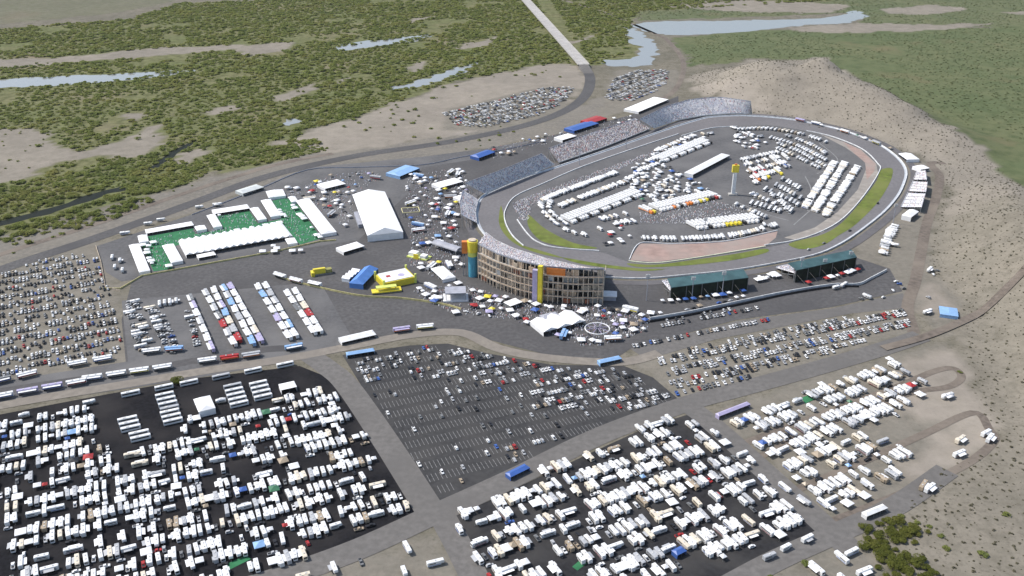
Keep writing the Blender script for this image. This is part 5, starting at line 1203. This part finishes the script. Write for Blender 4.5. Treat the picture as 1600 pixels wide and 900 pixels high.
def bush_mass(name, label, cat, X, Y, S, protos, mat_, hs=.42, ground=False, chunk=None):
    V, F, off = [], [], 0; Z = terrain(X, Y) - .1 if ground else np.zeros(len(X)); pick_ = NR.randint(len(protos), size=len(X)); A = NR.rand(len(X)) * 6.28
    for j, (pv, pf) in enumerate(protos):
        k = pick_ == j; n = k.sum()
        if not n: continue
        c, s = np.cos(A[k])[:, None], np.sin(A[k])[:, None]; sc = S[k][:, None]
        v = np.stack([(pv[None, :, 0] * c - pv[None, :, 1] * s) * sc + X[k][:, None], (pv[None, :, 0] * s + pv[None, :, 1] * c) * sc + Y[k][:, None], pv[None, :, 2] * sc * hs * NR.uniform(.8, 1.3, n)[:, None] + Z[k][:, None] - .05], -1).reshape(-1, 3)
        V.append(v); F.append((pf[None] + (np.arange(n) * len(pv))[:, None, None] + off).reshape(-1, 4)); off += len(v)
    if not V: return
    F = np.concatenate(F); o = link(name, fast_mesh(name, np.concatenate(V), F, np.zeros(len(F)), [mat_]))
    return tag(o, label, cat, None, 'stuff')
BIG = [bush_arrays(85, s, .19) for s in range(5)]; MIDB = [bush_arrays(40, 20 + s, .28) for s in range(5)]; SMALL = [bush_arrays(24, 40 + s, .33) for s in range(5)]
WATERP = P_([(-200, 128), (60, 122), (230, 114), (255, 116), (170, 127), (0, 139)]), P_([(522, 75), (600, 63), (660, 55), (600, 72), (540, 79)]), P_([(612, 138), (700, 110), (740, 101), (700, 122), (650, 138)]), P_([(975, 42), (1030, 66), (1030, 104), (945, 106), (945, 92), (990, 88)]), P_([(985, 40), (1140, 28), (1300, 26), (1350, 16), (1340, 40), (1160, 54), (1010, 54)]), \
    P_([(-20, 352), (30, 337), (80, 322), (130, 306), (188, 290), (192, 300), (140, 318), (85, 336), (30, 350), (-20, 366)]), P_([(236, 262), (264, 239), (298, 223), (300, 226), (268, 246), (242, 268)]), P_([(812, -40), (836, -40), (928, 108), (900, 110)]), P_([(436, 188), (470, 184), (474, 196), (446, 204)])
EX = SANDS + list(WATERP)
NEARB = P_([(-200, 300), (0, 300), (120, 262), (260, 240), (420, 190), (600, 150), (560, 182), (470, 206), (518, 234), (440, 252), (330, 268), (290, 290), (190, 312), (100, 340), (-10, 372), (-200, 430)])
BANKB = [P_(a) for a in ([(-10, 378), (60, 352), (150, 330), (230, 308), (215, 318), (120, 350), (20, 380)], [(100, 352), (180, 322), (232, 306), (236, 316), (170, 345), (110, 362)], [(180, 310), (235, 300), (250, 290), (215, 296)])]
x1, y1, s1 = scatter_bushes([NEARB] + BANKB, 7.0, -.62, (2.4, 7.0), EX)
x2, y2, s2 = scatter_bushes([BELT], 9.5, -.45, (2.6, 7.2), EX + [NEARB, FARFIELD])
fr_ = y2 < 1500
# nearest riverbank bushes as things of their own
order = np.argsort(y1)
def bush_meshes():
    out = []
    for s in range(5):
        v, f = bush_arrays(260, 60 + s, .12); v = v * np.array([1, 1, .55]); out.append(fast_mesh('bush', v, f, np.zeros(len(f)), [M_BUSH]))
    return out
BM = bush_meshes()
NB = 290
vis = [i for i in order if -10 < PX(x1[i], y1[i])[0] < 1610][:NB]; vs_ = set(vis)
for i in vis:
    o = link('bush', BM[RND.randrange(5)], None, (x1[i], y1[i], -.05), RND.uniform(0, 6.28)); s = float(s1[i]); o.scale = (s, s, s * RND.uniform(.8, 1.25))
    tag(o, 'rounded green bush in the thick scrub along the dark creek', 'bush', 'bushes along the dark creek')
rest = np.array([i for i in range(len(x1)) if i not in vs_], int)
bush_mass('riverbank_scrub', 'thick green scrub of the river bottom nearest the track', 'scrub', np.concatenate([x1[rest], x2[fr_]]), np.concatenate([y1[rest], y2[fr_]]), np.concatenate([s1[rest], s2[fr_]]), BIG, M_BUSH)
bush_mass('river_scrub', 'green scrub woodland covering the far river bottom', 'scrub', x2[~fr_], y2[~fr_], s2[~fr_] * 1.1, MIDB, M_BUSH)
x3, y3, s3 = scatter_bushes([PLAIN, FARGREEN], 10, -.3, (1.0, 2.6), list(WATERP) + FARSAND)
bush_mass('plain_scrub', 'low grey green scrub of the plain behind the hill', 'scrub', x3, y3, s3, SMALL, M_SCRUB, .36)
x4, y4, s4 = scatter_bushes([HILLZONE], 5.4, -.55, (.4, 1.4), GRAVELS[3:4] + [GRAVELS[2]])
bush_mass('desert_scrub', 'sparse dry desert shrubs dotted over the bare hills', 'scrub', x4, y4, s4, SMALL, M_DRY, .6, True)
x5, y5, s5 = scatter_bushes([BANK, SANDBIG] + SANDS, 26, .15, (1.5, 5), list(WATERP))
bush_mass('bank_scrub', 'loose low shrubs on the sandy river bank', 'scrub', x5, y5, s5, MIDB, M_BUSH, .6)
# desert trees at the lower right and the lone tree by the black lot
def make_tree(seed):
    r = random.Random(seed); tb = MB(); tb.tube((0, 0, -.2), (.1, 0, .22), .05, 7, .035)
    for k in range(6):
        a = k * 1.05 + r.uniform(-.3, .3); e = (.45 * math.cos(a), .45 * math.sin(a), r.uniform(.42, .62)); tb.tube((.1, 0, .18), e, .03, 5, .012)
    v, f = bush_arrays(900, 90 + seed, .065); v = v * np.array([1, 1, .75]) + np.array([0, 0, .16])
    return tb.mesh('trunk', M_BARK), fast_mesh('crown', v, f, np.zeros(len(f)), [M_TREE])
TREES = [make_tree(s) for s in range(3)]
def tree(px, py, s, label, group):
    p = W(px, py); t = thing('desert_tree', label, 'tree', (p.x, p.y, tz(p.x, p.y)), RND.uniform(0, 6.28), group); t.scale = (s, s, s * .7); a, b_ = TREES[RND.randrange(3)]; link('trunk', a, t); link('crown', b_, t)
tree(280, 597, 6.5, 'lone round green tree at the upper edge of the black camping lot', None)
TR = [P_([(1338, 834), (1372, 816), (1404, 812), (1448, 832), (1430, 850), (1410, 862), (1462, 890), (1490, 935), (1400, 940), (1352, 870)])]
tx, ty_, ts = scatter_bushes(TR, 5.2, -.6, (2.2, 6.0))
for x, y, s in zip(tx, ty_, ts):
    q = PX(x, y); tree(q[0], q[1], float(s), 'spreading green desert tree in the grove at the lower right corner', 'desert trees of the lower right grove')
for q, s in (((1408, 808), 2.6), ((1432, 816), 2.6), ((1452, 824), 2.2), ((1260, 882), 3.4), ((1205, 905), 3), ((1574, 806), 3.2), ((1535, 868), 3.4), ((1470, 838), 2.4), ((1500, 582), 2.4), ((1478, 858), 2.6)):
    p = W(*q); o = link('bush', BM[RND.randrange(5)], None, (p.x, p.y, tz(p.x, p.y)), RND.uniform(0, 6)); o.scale = (s, s, s); tag(o, 'single green bush on the bare tan ground right of the lots', 'bush', 'lone bushes on the tan ground')
print('OBJECTS', len(bpy.data.objects))
